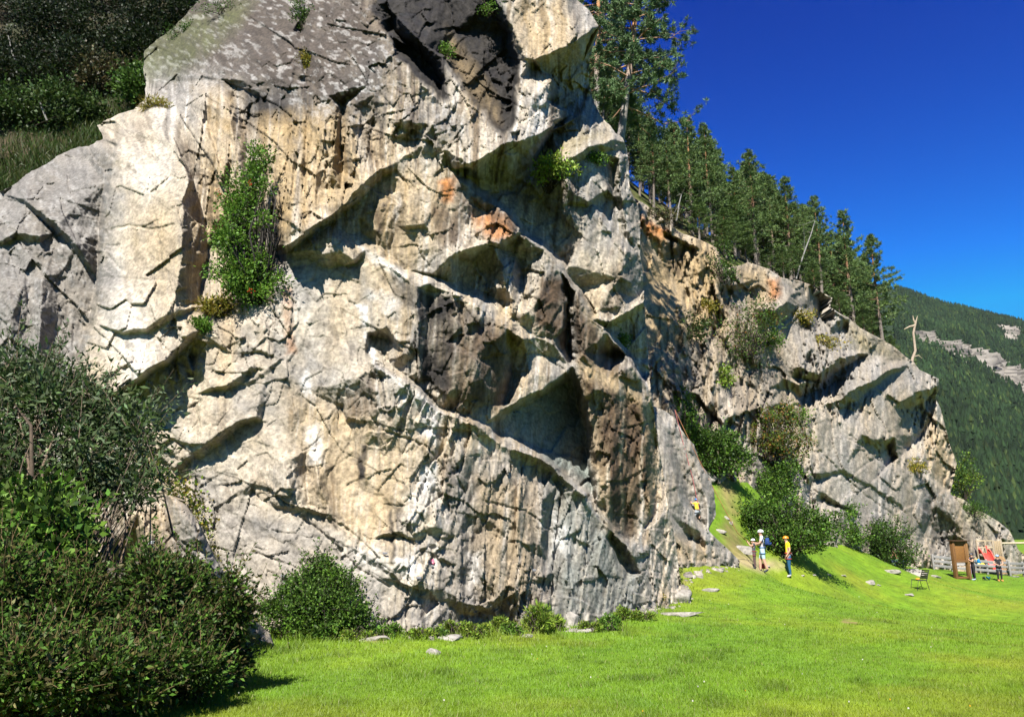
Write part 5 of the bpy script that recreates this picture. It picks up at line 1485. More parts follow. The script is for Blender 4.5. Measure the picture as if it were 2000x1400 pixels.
UL = [(40, 215, 90, 48, 'dark', 'dark leafy bush at the far left above the sloping grass'), (10, 150, 80, 55, 'deep', 'leafy bush at the left picture edge halfway up the slope'), (130, 205, 60, 36, 'dark', 'low dark bush between the grass and the gully'),
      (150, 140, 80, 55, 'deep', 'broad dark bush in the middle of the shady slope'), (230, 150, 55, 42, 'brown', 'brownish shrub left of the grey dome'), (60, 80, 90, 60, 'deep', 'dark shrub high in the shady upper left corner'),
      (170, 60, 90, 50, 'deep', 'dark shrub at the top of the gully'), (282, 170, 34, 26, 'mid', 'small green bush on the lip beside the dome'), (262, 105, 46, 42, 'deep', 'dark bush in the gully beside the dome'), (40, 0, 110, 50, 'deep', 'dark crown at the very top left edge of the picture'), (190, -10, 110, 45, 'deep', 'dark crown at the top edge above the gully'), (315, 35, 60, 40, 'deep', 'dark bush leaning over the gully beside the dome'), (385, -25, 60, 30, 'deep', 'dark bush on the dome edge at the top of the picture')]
for k, (x, y, rx, ry, c, lab) in enumerate(UL):
    Y = LY(x, y + ry * .6) - (1.6 if 240 < x < 300 else .6)
    b = px2w(x, y + ry * .9, Y + .3)
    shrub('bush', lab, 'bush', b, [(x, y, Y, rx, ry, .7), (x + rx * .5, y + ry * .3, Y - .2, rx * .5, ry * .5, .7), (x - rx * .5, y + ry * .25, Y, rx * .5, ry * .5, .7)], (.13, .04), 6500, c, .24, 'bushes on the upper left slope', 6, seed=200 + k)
for k, (pts, lab) in enumerate([([(16, 70), (24, 105), (34, 130), (50, 152)], 'slim pale stem leaning in the shady upper left corner'), ([(78, 200), (86, 222), (92, 236)], 'short pale stem above the sloping grass')]):
    stem('sapling', pts[::-1], [.035, .03, .028, .02][:len(pts)], (.16, .15, .13), lab, 'tree', LY(pts[-1][0], pts[-1][1]) - 1.6, 0, 60 + k)

# ------------------------------------------------------------------ shrubs in view
def on_cliff(px, py, name='rock_cliff', out=.1):
    return px2w(px, py, depth_at(px, py, name) - out)
yc = depth_at(520, 560) - .25
shrub('rowan_tree', 'green rowan with orange berries growing from the corner of the cliff', 'tree', px2w(500, 595, yc + .2),
      [(480, 370, yc, 36, 42), (466, 430, yc - .1, 44, 46), (474, 490, yc, 42, 42), (505, 310, yc + .2, 14, 32), (500, 545, yc - .1, 55, 40), (455, 535, yc - .1, 40, 30)], (.075, .02), 9500, 'light', .10, None, 10, (.07, .06, .05), 301, .2)
rw = bpy.data.objects['rowan_tree']; g = Geo(); rg = np.random.default_rng(9)
for (bx, by) in [(428, 378), (490, 358), (490, 567)]:
    c = px2w(bx, by, yc - .45)
    for q in range(9):
        V, F = tube(np.array([[0, 0, -.012], [0, 0, -.006], [0, 0, .006], [0, 0, .012]]) + c + rg.normal(size=3) * .035, [.003, .012, .012, .003], 5); g.add(V, F, (.55, .07, .015))
g.build('berries', M_LEAF, rw, rw.location)['kind'] = 'stuff'
def tuft(name, label, cat, px, py, rx, ry, colours, n=500, leaf=(.06, .018), src='rock_cliff', out=.12, seed=1, up=.5, mix=None, group=None):
    Y = depth_at(px, py, src) - out if src else on_ground(px, py + ry)[1]
    return shrub(name, label, cat, px2w(px, py + ry * .8, Y + .1), [(px, py, Y, rx, ry, .7)], leaf, n, colours, .07 * max(1, Y / 18), group, 6, seed=seed, up=up, mix=mix)
tuft('fern', 'yellowing fern below the rowan in the cliff', 'fern', 430, 598, 32, 18, 'yellow', 900, (.10, .014), seed=310)
tuft('fern', 'small green plant under the yellowing fern', 'plant', 395, 634, 8, 5, 'light', 120, seed=311)
shrub('bush', 'bright green bush in the shaded corner under the big roof', 'bush', on_cliff(1075, 375), [(1085, 335, depth_at(1110, 345) - .7, 32, 28), (1066, 355, depth_at(1110, 345) - .6, 24, 18), (1090, 362, depth_at(1110, 345) - .4, 18, 12)], (.09, .026), 2600, 'lime', .12, None, 10, seed=312)
tuft('bush', 'narrow green bush in the groove of the grey dome', 'bush', 592, 28, 17, 42, 'mid', 900, seed=313, src='rock_cliff')
tuft('fern', 'yellow-green tuft halfway down the dome groove', 'plant', 597, 128, 9, 22, 'yellow', 350, seed=314)
tuft('bush', 'green bush on top of the dark recess beside the hanging block', 'bush', 958, 12, 22, 22, 'light', 700, seed=315)
tuft('plant', 'sprig of leaves on the dark rib left of the overhanging block', 'plant', 862, 100, 16, 9, 'light', 220, seed=316)
tuft('plant', 'small sprig of leaves above the crest of the dark pillar', 'plant', 1215, 668, 8, 14, 'light', 120, seed=317)
tuft('plant', 'green tuft in the gap under the right jagged ledge', 'plant', 1165, 312, 15, 9, 'light', 200, seed=318)
tuft('plant', 'straw tuft on the slab edge above the pillar', 'plant', 300, 205, 22, 10, 'yellow', 260, (.12, .012), seed=319)
tuft('bush', 'low green bush on the dome edge near the gully', 'bush', 355, 62, 24, 14, 'mid', 500, seed=320)
tuft('bush', 'low green bush along the top of the dome', 'bush', 440, 18, 50, 14, 'mid', 800, seed=321)
# ivy strip beside the boulder
gI = Geo(); rg = np.random.default_rng(17)
for (x, y) in [(240, 835), (255, 860), (270, 885), (290, 905), (310, 925), (335, 940), (355, 958), (372, 975), (382, 1000), (392, 1025), (400, 1050), (410, 1075), (425, 1100), (450, 1140)]:
    for q in range(5):
        c = on_cliff(x + rg.normal() * 9, y + rg.normal() * 10, out=.05)
        n = 22; o = rg.normal(size=(n, 3)) * .09
        leaves(c + o, o + np.array([0, -.1, .05]), rg.uniform(.05, .09, n), .028, pal(n, GREENS['yellow'] + GREENS['lime'], rg), gI, .2, rg)
iv = empty('ivy', tuple(px2w(330, 960, 15.4))); tag(iv, 'yellow-green creeper running down the cliff beside the boulder', 'creeper')
gI.build('foliage', M_LEAF, iv, iv.location)['kind'] = 'stuff'

# left foreground
shrub('elder_bush', 'big dark elder bush at the left edge in front of the cliff', 'bush', (-5.6, 9.6, gz(-5.6, 9.6)),
      [(95, 815, 10.4, 150, 95), (-30, 800, 10.2, 120, 95), (190, 870, 10.3, 90, 70), (120, 920, 10.0, 140, 60), (230, 940, 10.0, 70, 38), (-30, 900, 9.8, 90, 70), (60, 750, 10.6, 90, 45)], (.11, .017), 15000, 'grey', .14, None, 70, (.26, .19, .13), 330, .0, mix=('dark', .35), shoots=.4)
shrub('bush', 'sunlit leafy shrub with brown twigs at the left edge under the elder', 'bush', (-5.2, 8.6, gz(-5.2, 8.6)),
      [(60, 1040, 9.0, 80, 60), (0, 1090, 8.8, 60, 60), (120, 1050, 9.2, 60, 45), (40, 980, 9.4, 70, 35)], (.10, .03), 3600, 'light', .13, None, 40, (.22, .13, .075), 331, mix=('dark', .4))
hedge = [(-40, 1215, 8.0, 90, 130), (60, 1230, 8.2, 100, 120), (160, 1215, 8.6, 90, 115), (250, 1205, 9.0, 90, 105), (330, 1195, 9.4, 80, 90), (395, 1210, 9.7, 65, 95), (430, 1240, 9.8, 45, 65), (110, 1320, 7.6, 120, 50), (230, 1310, 8.0, 110, 55), (330, 1290, 8.7, 80, 55), (0, 1330, 7.3, 80, 60)]
for k, (grp, nm) in enumerate(((hedge[:2] + hedge[10:], 'left end of the dark nettle thicket at the lower left corner'), (hedge[2:4] + hedge[7:9], 'middle of the dark nettle thicket, tallest, gone to seed'), (hedge[4:7] + hedge[9:10], 'right end of the dark nettle thicket, casting its shade on the lawn'))):
    bx = px2w(np.mean([b[0] for b in grp]), 1300, np.mean([b[2] for b in grp])); 
    shrub('nettle_thicket', nm, 'thicket', (bx[0], bx[1], gz(bx[0], bx[1])), grp, (.065, .015), 26000, 'nettle', .085, 'nettle thicket', 90, (.22, .15, .07), 340 + k, .3, parts=('foliage', 'stalks'), mix=('brown', .22), shoots=.5)
b = on_ground(620, 1243)
shrub('bush', 'round green bush at the foot of the cliff left of centre', 'bush', b, [(615, 1195, b[1] - .3, 70, 45), (592, 1145, b[1] - .1, 34, 34), (655, 1160, b[1] - .2, 40, 42), (552, 1210, b[1] - .3, 36, 32), (705, 1212, b[1] - .3, 34, 28), (628, 1115, b[1], 20, 24), (575, 1170, b[1] - .2, 26, 26)], (.05, .018), 14000, 'mid', .085, None, 40, (.08, .065, .05), 350, mix=('light', .45), shoots=.35)
# foot-of-cliff plants
FOOT = [(560, 1235, 40, 10, 'lime'), (700, 1238, 30, 9, 'lime'), (760, 1228, 24, 14, 'light'), (890, 1222, 30, 14, 'lime'), (930, 1228, 30, 14, 'lime'), (975, 1215, 22, 16, 'lime'), (1005, 1225, 22, 12, 'light'), (1048, 1200, 28, 34, 'lime'), (1085, 1212, 18, 18, 'lime'), (1150, 1222, 22, 10, 'lime'), (1190, 1212, 24, 18, 'light'), (1215, 1195, 16, 14, 'lime'), (1255, 1200, 22, 9, 'lime'), (1280, 1165, 20, 14, 'yellow'), (820, 1238, 26, 6, 'lime'), (1320, 1120, 12, 22, 'lime'), (855, 1236, 18, 6, 'light')]
words = ['first', 'second', 'third', 'fourth', 'fifth', 'sixth', 'seventh', 'eighth', 'ninth', 'tenth', 'eleventh', 'twelfth', 'thirteenth', 'fourteenth', 'fifteenth', 'sixteenth', 'last']
FOOT.sort()
for k, (x, y, rx, ry, c) in enumerate(FOOT):
    p = on_ground(x, y + ry); Y = p[1] - .15
    shrub('foot_plant', ('tall feathery fern at the foot of the cliff' if x == 1048 else 'low leafy plant at the foot of the cliff, ' + words[k] + ' from the left'), 'plant', (p[0], Y, gz(p[0], Y)), [(x, y + ry * .3, Y, rx * .8, ry * .62, .5)], (.05, .015) if x != 1048 else (.13, .012), 260 if x != 1048 else 520, c, .035, 'plants along the foot of the cliff', 5, seed=360 + k, up=.7)
# shrubs by the outcrop
def gb(lab, blobs, base_px, leaf, n, c, seed, name='bush', mix=None, clump=.2, stems=24, g=True, src=None):
    if g: b = on_ground(*base_px, 20, 70)
    else: b = Vector(px2w(base_px[0], base_px[1], depth_at(base_px[0], base_px[1], src) - .2))
    Y = b[1]
    return shrub(name, lab, 'bush', b, [(x, y, Y + dy, rx, ry, .7) for x, y, dy, rx, ry in blobs], leaf, n, c, clump, None, stems, (.10, .08, .06), seed, mix=mix)
gb('large dark green bush behind the belayers', [(1505, 1020, .6, 60, 34), (1475, 1005, .4, 36, 24), (1560, 1022, .3, 60, 34), (1500, 1052, 0, 50, 28), (1570, 1052, -.2, 42, 26), (1610, 1030, .2, 46, 26)], (1530, 1088), (.11, .04), 12000, 'mid', 380, mix=('light', .35))
gb('bright green bush right of the large dark one', [(1640, 1025, 0, 38, 30), (1615, 1015, .4, 30, 25), (1665, 1040, -.3, 22, 20)], (1645, 1062), (.11, .04), 5000, 'light', 381, mix=('mid', .5))
gb('dark rounded bush leaning on the grey slab left of the chair', [(1732, 1055, 0, 40, 34), (1755, 1075, -.2, 32, 26), (1712, 1050, .2, 26, 26), (1720, 1085, -.1, 28, 18)], (1738, 1100), (.11, .04), 6500, 'mid', 382, mix=('dark', .5))
gb('leafy bush at the top of the grassy gully', [(1400, 880, 0, 46, 38), (1430, 895, 0, 30, 30), (1375, 900, 0, 26, 26)], (1400, 918), (.11, .04), 6000, 'mid', 383, mix=('light', .3), g=False, src='rock_outcrop')
gb('slender young birch against the rubble left of the gully', [(1335, 830, 0, 22, 40), (1330, 790, 0, 14, 28), (1340, 855, 0, 26, 20)], (1335, 880), (.10, .035), 2600, 'light', 384, 'birch_tree', g=False, src='rock_outcrop', clump=.16)
gb('reddish-green bush in the rubble above the gully', [(1500, 840, 0, 45, 32), (1540, 870, 0, 38, 28), (1480, 870, 0, 35, 25), (1520, 810, 0, 26, 20)], (1505, 900), (.11, .038), 5500, 'rust', 385, g=False, src='rock_outcrop')
gb('green bush spilling down below the reddish bush', [(1510, 935, 0, 45, 28), (1530, 965, -.5, 40, 25), (1480, 950, -.3, 25, 20)], (1510, 975), (.11, .038), 4500, 'light', 386, mix=('mid', .5), g=False, src='rock_outcrop')
gb('brown twiggy scrub in the broken middle of the outcrop', [(1460, 640, 0, 50, 40), (1445, 690, 0, 40, 25), (1490, 610, 0, 25, 20)], (1460, 700), (.12, .03), 2600, 'mid', 387, g=False, src='rock_outcrop', clump=.3, stems=3, mix=('rust', .4))
for k, (x, y, rx, ry, c, lab) in enumerate([(1410, 740, 20, 18, 'lime', 'light green tuft in the rubble'), (1565, 620, 22, 10, 'yellow', 'straw-coloured tuft below the dark hollow'), (1612, 672, 30, 12, 'yellow', 'yellow-green cushion on the wedge block'), (1900, 1000, 26, 12, 'mid', 'green cushion on the crest of the low knoll'), (1785, 912, 24, 8, 'yellow', 'straw tuft under the hollow prow'), (1405, 520, 26, 40, 'mid', 'green scrub on the rim beside the ochre wall'), (1290, 425, 30, 14, 'brown', 'dry heather on the upper left rim'), (1345, 640, 30, 26, 'dark', 'dark scrub at the shaded wall'), (1385, 600, 10, 12, 'yellow', 'tiny yellow plant on the ochre wall'), (1560, 820, 24, 18, 'light', 'green bush in the crack under the slab'), (1500, 665, 26, 12, 'light', 'flat green mat between the broken blocks')]):
    tuft('scrub', lab + ' of the outcrop' if 'outcrop' not in lab else lab, 'shrub', x, y, rx, ry, c, 700, (.12, .035), 'rock_outcrop', .3, 400 + k)
tuft('bush', 'small yellow-green tree at the right end of the outcrop, before the far forest', 'tree', 1885, 945, 24, 38, 'lime', 1600, (.16, .05), 'rock_outcrop', -2.0, 420, mix=('mid', .5))

# ------------------------------------------------------------------ lawn blades
LAWN = [(-40, 1430), (-40, 1385), (330, 1375), (440, 1320), (480, 1270), (540, 1236), (700, 1240), (860, 1236), (1000, 1218), (1265, 1188), (1300, 1150), (1325, 1090), (1335, 1070), (1420, 1085), (1395, 1020), (1398, 925), (1460, 930), (1560, 1000), (1600, 1040), (1660, 1050), (1700, 1062), (1800, 1100), (2040, 1112), (2040, 1430)]
def lawn(n):
    rg = np.random.default_rng(88)
    u = rg.random(n)
    Y = 1 / (1 / 6.6 + u * (1 / 50 - 1 / 6.6))
    X = rg.uniform(-.75, .72, n) * Y
    Z = ground_z(X, Y)
    px, py = w2px(np.stack([X, Y, Z], -1))
    ok = in_poly(px, py, LAWN)
    X, Y, Z, px, py = X[ok], Y[ok], Z[ok], px[ok], py[ok]
    bare = np.zeros(len(X))
    for nme, st, fe, poly in PATHS:
        if nme in ('dirt', 'pale'): bare = np.maximum(bare, soft_poly(px, py, poly, fe))
    ok = rg.random(len(X)) > bare * .95
    X, Y, Z, px, py = X[ok], Y[ok], Z[ok], px[ok], py[ok]
    m = len(X)
    tall = np.exp(-np.clip(seg_dist(px, py, [(200, 1400), (330, 1370), (450, 1310), (500, 1265), (640, 1248), (900, 1240), (1050, 1228), (1265, 1195), (1340, 1160)], False)[0] - 4, 0, None) / 14)
    patch = np.clip(fbm(X * .8, Y * .8, 420, 3), -.5, 1)
    h = rg.uniform(.025, .055, m) * (1 + .5 * patch) * (1 + 3.6 * tall * rg.random(m) ** 2) * (1 + .8 * np.clip(fbm(X * 2.2, Y * 2.2, 431, 2) - .25, 0, 1) * 2)
    w = np.maximum(.0035, Y * .00042) * rg.uniform(.7, 1.4, m)
    az = rg.uniform(0, 6.28, m); ln = rg.uniform(.1, .9, m)
    d = np.stack([np.cos(az) * ln, np.sin(az) * ln, np.ones(m)], -1) * h[:, None]
    sa = rg.uniform(0, 6.28, m); s = np.stack([np.cos(sa), np.sin(sa) * .3, np.zeros(m)], -1) * w[:, None]
    p = np.stack([X, Y, Z - .004], -1)
    V = np.stack([p - s, p + s, p + d], 1).reshape(-1, 3)
    c = turf_colour(X, Y, Z) * rg.uniform(.85, 1.45, (m, 1)) * np.array([[1.05, 1.05, 1.0]])
    straw = rg.random(m) < .03; c[straw] = np.array([.26, .24, .08]) * rg.uniform(.6, 1.3, (straw.sum(), 1))
    o = mesh_np('lawn_grass', V, np.arange(3 * m).reshape(m, 3), M_GRASS, None, np.repeat(c, 3, 0))
    tag(o, 'short bright green lawn grass of the meadow', 'grass', None, 'stuff')
lawn(430000)
# small flowers and clover leaves in the lawn
g = Geo(); rg = np.random.default_rng(91)
for q in range(36):
    p = on_ground(rg.uniform(420, 2000), rg.uniform(1150, 1395), 7, 45); s = rg.uniform(.006, .012) * max(1, p[1] / 18)
    col = (.62, .60, .5) if rg.random() < .75 else (.6, .36, .02)
    V, F = tube(np.array([p + Vector((0, 0, .03)), p + Vector((0, 0, .045))]), [s, s * .7], 6); g.add(V, F, col)
tag(g.build('lawn_flowers', M_LEAF), 'tiny pale and yellow flowers scattered over the lawn', 'flowers', None, 'stuff')

# rubble and bare earth where the wall meets the lawn
g = Geo(); rg = np.random.default_rng(95)
base_line = np.array([(540, 1240), (700, 1243), (860, 1240), (1000, 1222), (1130, 1222), (1265, 1192), (1330, 1172), (1345, 1120), (1430, 1105)], float)
for q in range(260):
    t = rg.uniform(0, len(base_line) - 1.001); i = int(t); x, y = base_line[i] + (base_line[i + 1] - base_line[i]) * (t - i)
    p = on_ground(x + rg.normal() * 8, y + abs(rg.normal()) * 5 - 2, 10, 40)
    sz = rg.uniform(.02, .075) * (1.8 if rg.random() < .1 else 1)
    b = np.array([[-1, -1, -.5], [1, -1, -.5], [1, 1, -.5], [-1, 1, -.5], [-.7, -.7, .5], [.7, -.7, .5], [.7, .7, .5], [-.7, .7, .5]], float) * sz + rg.normal(size=(8, 3)) * sz * .25
    g.add(b + np.array(p) + np.array([0, 0, sz * .2]), np.array([[4, 5, 6, 7], [0, 1, 5, 4], [1, 2, 6, 5], [2, 3, 7, 6], [3, 0, 4, 7]]), np.array([.27, .24, .2]) * rg.uniform(.6, 1.3))
tag(g.build('rubble', M_ROCK), 'small broken rubble scattered along the foot of the cliff', 'rubble', None, 'stuff')
# ------------------------------------------------------------------ stones on the grass
def rock_mesh(seed, sx, sy, sz, sub=3, flat=.5):
    bm = bmesh.new(); bmesh.ops.create_icosphere(bm, subdivisions=sub, radius=1.0)
    rg = np.random.default_rng(seed)
    nrm = unit(rg.normal(size=(13, 3)) * np.array([1, 1, .7])); nrm[0] = unit(np.array([[rg.normal() * .2, rg.normal() * .2, 1.0]]))[0]; cut = rg.uniform(.42, .78, 13)
    V = np.array([v.co for v in bm.verts])
    for n, c in zip(nrm, cut):
        d = V @ n; V = V - np.outer(np.clip(d - c, 0, None), n)
    V += unit(V) * (.07 * fbm(V[:, 0] * 2 + seed, V[:, 1] * 2 + V[:, 2] * 1.7, seed, 4))[:, None]
    V = V * np.array([sx, sy, sz]); V[:, 2] = np.where(V[:, 2] < -.35 * sz, -.35 * sz, V[:, 2])
    F = np.array([[v.index for v in f.verts] for f in bm.faces]); bm.free()
    c = np.array([[.30, .275, .235]]) * (1 + .3 * fbm(V[:, 0] / sx * 2, V[:, 1] / sx * 2 + V[:, 2] / sz, seed + 2, 3)[:, None])
    return V, F, c
STONES = [(850, 1277, 30, 14, 'rounded grey stone lying alone on the lawn'), (876, 1249, 66, 10, 'long flat pale slab at the edge of the lawn below the cliff'), (1030, 1245, 30, 8, 'flat stone just left of the tall fern'),
          (735, 1250, 50, 12, 'flat stone beside the round green bush'), (1130, 1234, 62, 9, 'wide flat stone below the lower right of the cliff'), (1072, 1230, 24, 16, 'knobbly stone at the foot of the tall fern'), (1203, 1225, 16, 7, 'small stone near the right corner of the cliff'),
          (1328, 1202, 80, 12, 'broad flat slab sunk in the grass right of the cliff corner'), (1331, 1175, 44, 34, 'pointed boulder at the right corner of the cliff'), (1388, 1155, 34, 7, 'flat stone in the grass right of the pointed boulder'), (1341, 1103, 24, 10, 'flat white stone below the rock rib'), (1378, 1097, 28, 16, 'pale block at the foot of the rock rib'),
          (1406, 1115, 24, 7, 'thin pale slab below the rock rib'), (1700, 1140, 20, 8, 'pale stone in the grass before the dark rounded bush'), (1716, 1144, 10, 4, 'small stone right beside the pale stone'), (1620, 1124, 9, 6, 'small white stone right of the man in yellow'), (1648, 1126, 13, 4, 'flat little stone halfway to the dark rounded bush'),
          (1568, 1126, 9, 4, 'little stone close to the feet of the man in yellow'), (1590, 1124, 8, 3, 'tiny stone a step right of the man in yellow'), (1775, 1163, 22, 4, 'thin pale stone in the grass before the chair'), (1454, 1080, 46, 20, 'leaning grey slab behind the belaying man'), (1385, 940, 38, 26, 'pale boulder at the top of the worn path'),
          (1420, 1014, 9, 7, 'small white stone beside the worn path'), (1428, 1024, 12, 9, 'white stone on the worn path'), (1408, 1041, 24, 9, 'flat stone at the left side of the worn path'), (1112, 1222, 34, 42, 'pale leaning block at the foot of the cliff'), (985, 1205, 48, 52, 'large pale block at the mouth of the low cave'), (1018, 1205, 22, 24, 'smaller block right of the cave block'),
          (1500, 1108, 12, 4, 'pale stone on the path end behind the belaying man'), (1740, 1118, 30, 10, 'flat rock below the dark rounded bush'), (1790, 1123, 56, 22, 'low grey boulder behind the chair'), (1830, 1128, 18, 6, 'pale stone left of the wooden board'), (1985, 1127, 14, 5, 'stone in front of the right end of the fence')]
for k, (x, y, w, h, lab) in enumerate(STONES):
    p = on_ground(x, y, 7, 60); m = p[1] / FPX * 1.03
    sx = w * m / 2; sz = max(h * m / 1.35, .03)
    V, F, c = rock_mesh(900 + k, sx * 1.35, sx * 1.0, sz * 1.1, 3)
    o = mesh_np('stone', V, F, M_ROCK, None, c); o.location = (p[0], p[1] + sx * .3, gz(p[0], p[1] + sx * .3) - sz * .02)
    o.rotation_euler = (0, R(random.uniform(-6, 6)), R(random.uniform(-25, 25)))
    tag(o, lab, 'stone', 'stones around the cliff foot')

# ------------------------------------------------------------------ boxes
def box(g, c, s, col, rot=None):
    """box with chamfer-free corners, centre c, full size s, optional 3x3 rotation"""
    b = np.array([[-1, -1, -1], [1, -1, -1], [1, 1, -1], [-1, 1, -1], [-1, -1, 1], [1, -1, 1], [1, 1, 1], [-1, 1, 1]], float) * np.array(s) / 2
    if rot is not None: b = b @ np.asarray(rot).T
    g.add(b + np.array(c), np.array([[0, 3, 2, 1], [4, 5, 6, 7], [0, 1, 5, 4], [1, 2, 6, 5], [2, 3, 7, 6], [3, 0, 4, 7]]), col)
def bevel(o, w=.008):
    m = o.modifiers.new('bevel', 'BEVEL'); m.width = w; m.segments = 2
    return o
def part(name, parent, mat, *boxes, bev=.006):
    g = Geo()
    for bx in boxes: box(g, *bx)
    return bevel(g.build(name, mat, parent), bev)
M_PAINT = mat_vcol('paint', .5, 20, .08, 0, spec=.4, gain=.75)
M_CLOTH = mat_vcol('cloth', .85, 30, .14, .2, .004, gain=.75)
M_SKIN = mat_vcol('skin', .55, 25, .08, 0, gain=.75)
M_WOODV = mat_vcol('weathered_wood', .8, 14, .3, .3, .01, gain=.75)
M_PLAST = mat_vcol('plastic', .35, 10, .05, 0, spec=.5, gain=.75)

# route plates and a painted mark on the rock
for k, (x, y, w, h, lab) in enumerate([(553, 1124, 9, 5, 'small grey plate on the pale lower slab above the round bush'), (752, 1080, 9, 4, 'small grey plate left of the chalked nose'), (842, 1105, 9, 4, 'small grey plate just under the pink paint mark'), (818, 1128, 9, 4, 'lowest small grey plate on the chalked slab'), (1043, 1113, 8, 4, 'small grey plate on the rough lower right face'), (297, 1059, 12, 6, 'white plate on the brown boulder')]):
    src = 'boulder' if x == 297 else 'rock_cliff'
    Y = depth_at(x, y, src) - .05; m = Y / FPX
    o = part('plate', None, M_PAINT, ((0, 0, 0), (w * m, .03, h * m), (.16, .16, .17) if x != 297 else (.6, .6, .6)), bev=.003)
    o.location = px2w(x, y, Y); tag(o, lab, 'plate', 'route plates on the rock')
Y = depth_at(842, 1096) - .06; m = Y / FPX
o = part('paint_mark', None, M_PAINT, ((0, 0, 0), (12 * m, .02, 9 * m), (.75, .16, .24)), ((-2 * m, -.012, 1 * m), (5 * m, .004, 2 * m), (.75, .5, .5)), ((2 * m, -.012, -2 * m), (4 * m, .004, 1.5 * m), (.75, .5, .5)), bev=.002)
o.location = px2w(842, 1096, Y); tag(o, 'pink paint patch on the chalked slab', 'paint mark')

# ------------------------------------------------------------------ garden chair
def chair():
    p = on_ground(1798, 1152, 20, 60); root = empty('chair', (p[0], p[1], gz(p[0], p[1])), R(102)); tag(root, 'dark slatted metal garden chair standing alone on the lawn', 'chair')
    dk = (.020, .019, .018)
    # local: +y is the way the sitter faces
    for k in range(6): part('seat_slat', root, M_PAINT, ((0, -.16 + k * .078, .45 + .004 * k), (.46, .058, .022), dk))
    for k in range(5): part('back_slat', root, M_PAINT, ((0, -.24 - .035 * k, .54 + k * .085), (.46, .02, .062), dk))
    for s in (-1, 1):
        g = Geo(); g.tube([(s * .22, -.30, 0), (s * .22, -.20, .44), (s * .22, -.42, .93)], [.014] * 3, dk, 6); g.build('back_leg', M_PAINT, root)
        g = Geo(); g.tube([(s * .22, .34, 0), (s * .22, .24, .45), (s * .22, -.20, .435)], [.014] * 3, dk, 6); g.build('front_leg', M_PAINT, root)
    g = Geo(); g.tube([(-.22, .02, .43), (.22, .02, .43)], [.011] * 2, dk, 6); g.build('cross_bar', M_PAINT, root)
    return root
ch = chair()
M = ch.matrix_basis if False else Matrix.Translation(ch.location) @ ch.rotation_euler.to_matrix().to_4x4()
cl = empty('cloth_bundle', M @ Vector((0, .12, .475))); tag(cl, 'orange and yellow bundle lying on the chair seat', 'bundle')
V, F, c = rock_mesh(77, .13, .10, .07, 3); mesh_np('orange_cloth', V + np.array([0, 0, .02]), F, M_CLOTH, cl, c * 0 + np.array([.75, .30, .03]))
V, F, c = rock_mesh(78, .07, .06, .045, 2); mesh_np('yellow_cloth', V + np.array([.12, .1, .012]), F, M_CLOTH, cl, c * 0 + np.array([.5, .55, .06]))

# ------------------------------------------------------------------ wooden board, fence, playground
def yground(px, py): 
    p = on_ground(px, py, 20, 75); return p
p = yground(1881, 1131)
bd = empty('notice_board', (p[0], p[1], gz(p[0], p[1])), R(14)); tag(bd, 'brown wooden notice board on two posts at the edge of the lawn', 'notice board')
wd = (.155, .075, .026); w2 = (.20, .105, .04)
for s in (-1, 1): part('post', bd, M_WOODV, ((s * .47, .0, 1.08), (.13, .24, 2.16), w2 if s > 0 else wd))
part('roof_board', bd, M_WOODV, ((0, 0, 2.19), (1.22, .44, .06), (.075, .04, .02)))
part('panel', bd, M_WOODV, ((0, .03, 1.56), (.80, .04, .94), (.21, .098, .028)))
for z, h in ((2.08, .12), (1.02, .14)): part('rail', bd, M_WOODV, ((0, -.03, z), (.81, .12, h), wd))
for s in (-1, 1): part('inner_frame', bd, M_WOODV, ((s * .37, -.02, 1.55), (.07, .10, .92), w2))
part('foot_rail', bd, M_WOODV, ((0, .02, .10), (.81, .10, .12), wd))
# things seen through the lower half of the board: a low table with a white cloth
pt = px2w(1879, 1118, p[1] + 2.2); tb = empty('low_bench', (pt[0], pt[1], gz(pt[0], pt[1])), R(4)); tag(tb, 'wooden bench behind the lower half of the notice board', 'bench')
for k in range(3): part('seat_plank', tb, M_WOODV, ((0, -.14 + k * .14, .45), (1.0, .12, .04), (.34, .32, .29)))
for k in range(2): part('back_plank', tb, M_WOODV, ((0, .24, .62 + k * .16), (1.0, .03, .12), (.34, .32, .29)))
for s in (-1, 1): part('leg', tb, M_WOODV, ((s * .42, 0, .215), (.08, .36, .43), (.30, .28, .26)))

def fence(pts, label):
    pts = [px2w(*q) for q in pts]; pts = [Vector((q[0], q[1], gz(q[0], q[1]))) for q in pts]
    root = empty('fence', pts[0]); tag(root, label, 'fence', 'grey wooden fence of the playground')
    gr = (.24, .23, .215)
    for k, q in enumerate(pts):
        g = Geo(); box(g, q - pts[0] + Vector((0, 0, .48)), (.11, .11, .96), gr); bevel(g.build('post', M_WOODV, root), .01)
    for a, b in zip(pts, pts[1:]):
        d = b - a; L = d.length; ang = math.atan2(d.y, d.x); rot = np.array(Matrix.Rotation(ang, 3, 'Z') @ Matrix.Rotation(-math.atan2(d.z, math.hypot(d.x, d.y)), 3, 'Y'))
        off = Matrix.Rotation(ang, 3, 'Z') @ Vector((0, -.075, 0))
        for z, h in ((.80, .17), (.54, .16), (.26, .16)):
            g = Geo(); box(g, (a + b) / 2 - pts[0] + off + Vector((0, 0, z)), (L - .01, .035, h), tuple(np.array(gr) * random.uniform(.85, 1.1)), rot); bevel(g.build('rail', M_WOODV, root), .006)
    return root
fence([(1826, 1126, 50.5), (1862, 1126, 51), (1930, 1126, 51.5), (1971, 1126, 52.0)], 'grey wooden rail fence behind the notice board')
fence([(1974, 1125, 51.4), (2000, 1125, 52), (2055, 1125, 52.5)], 'grey wooden rail fence at the right picture edge')

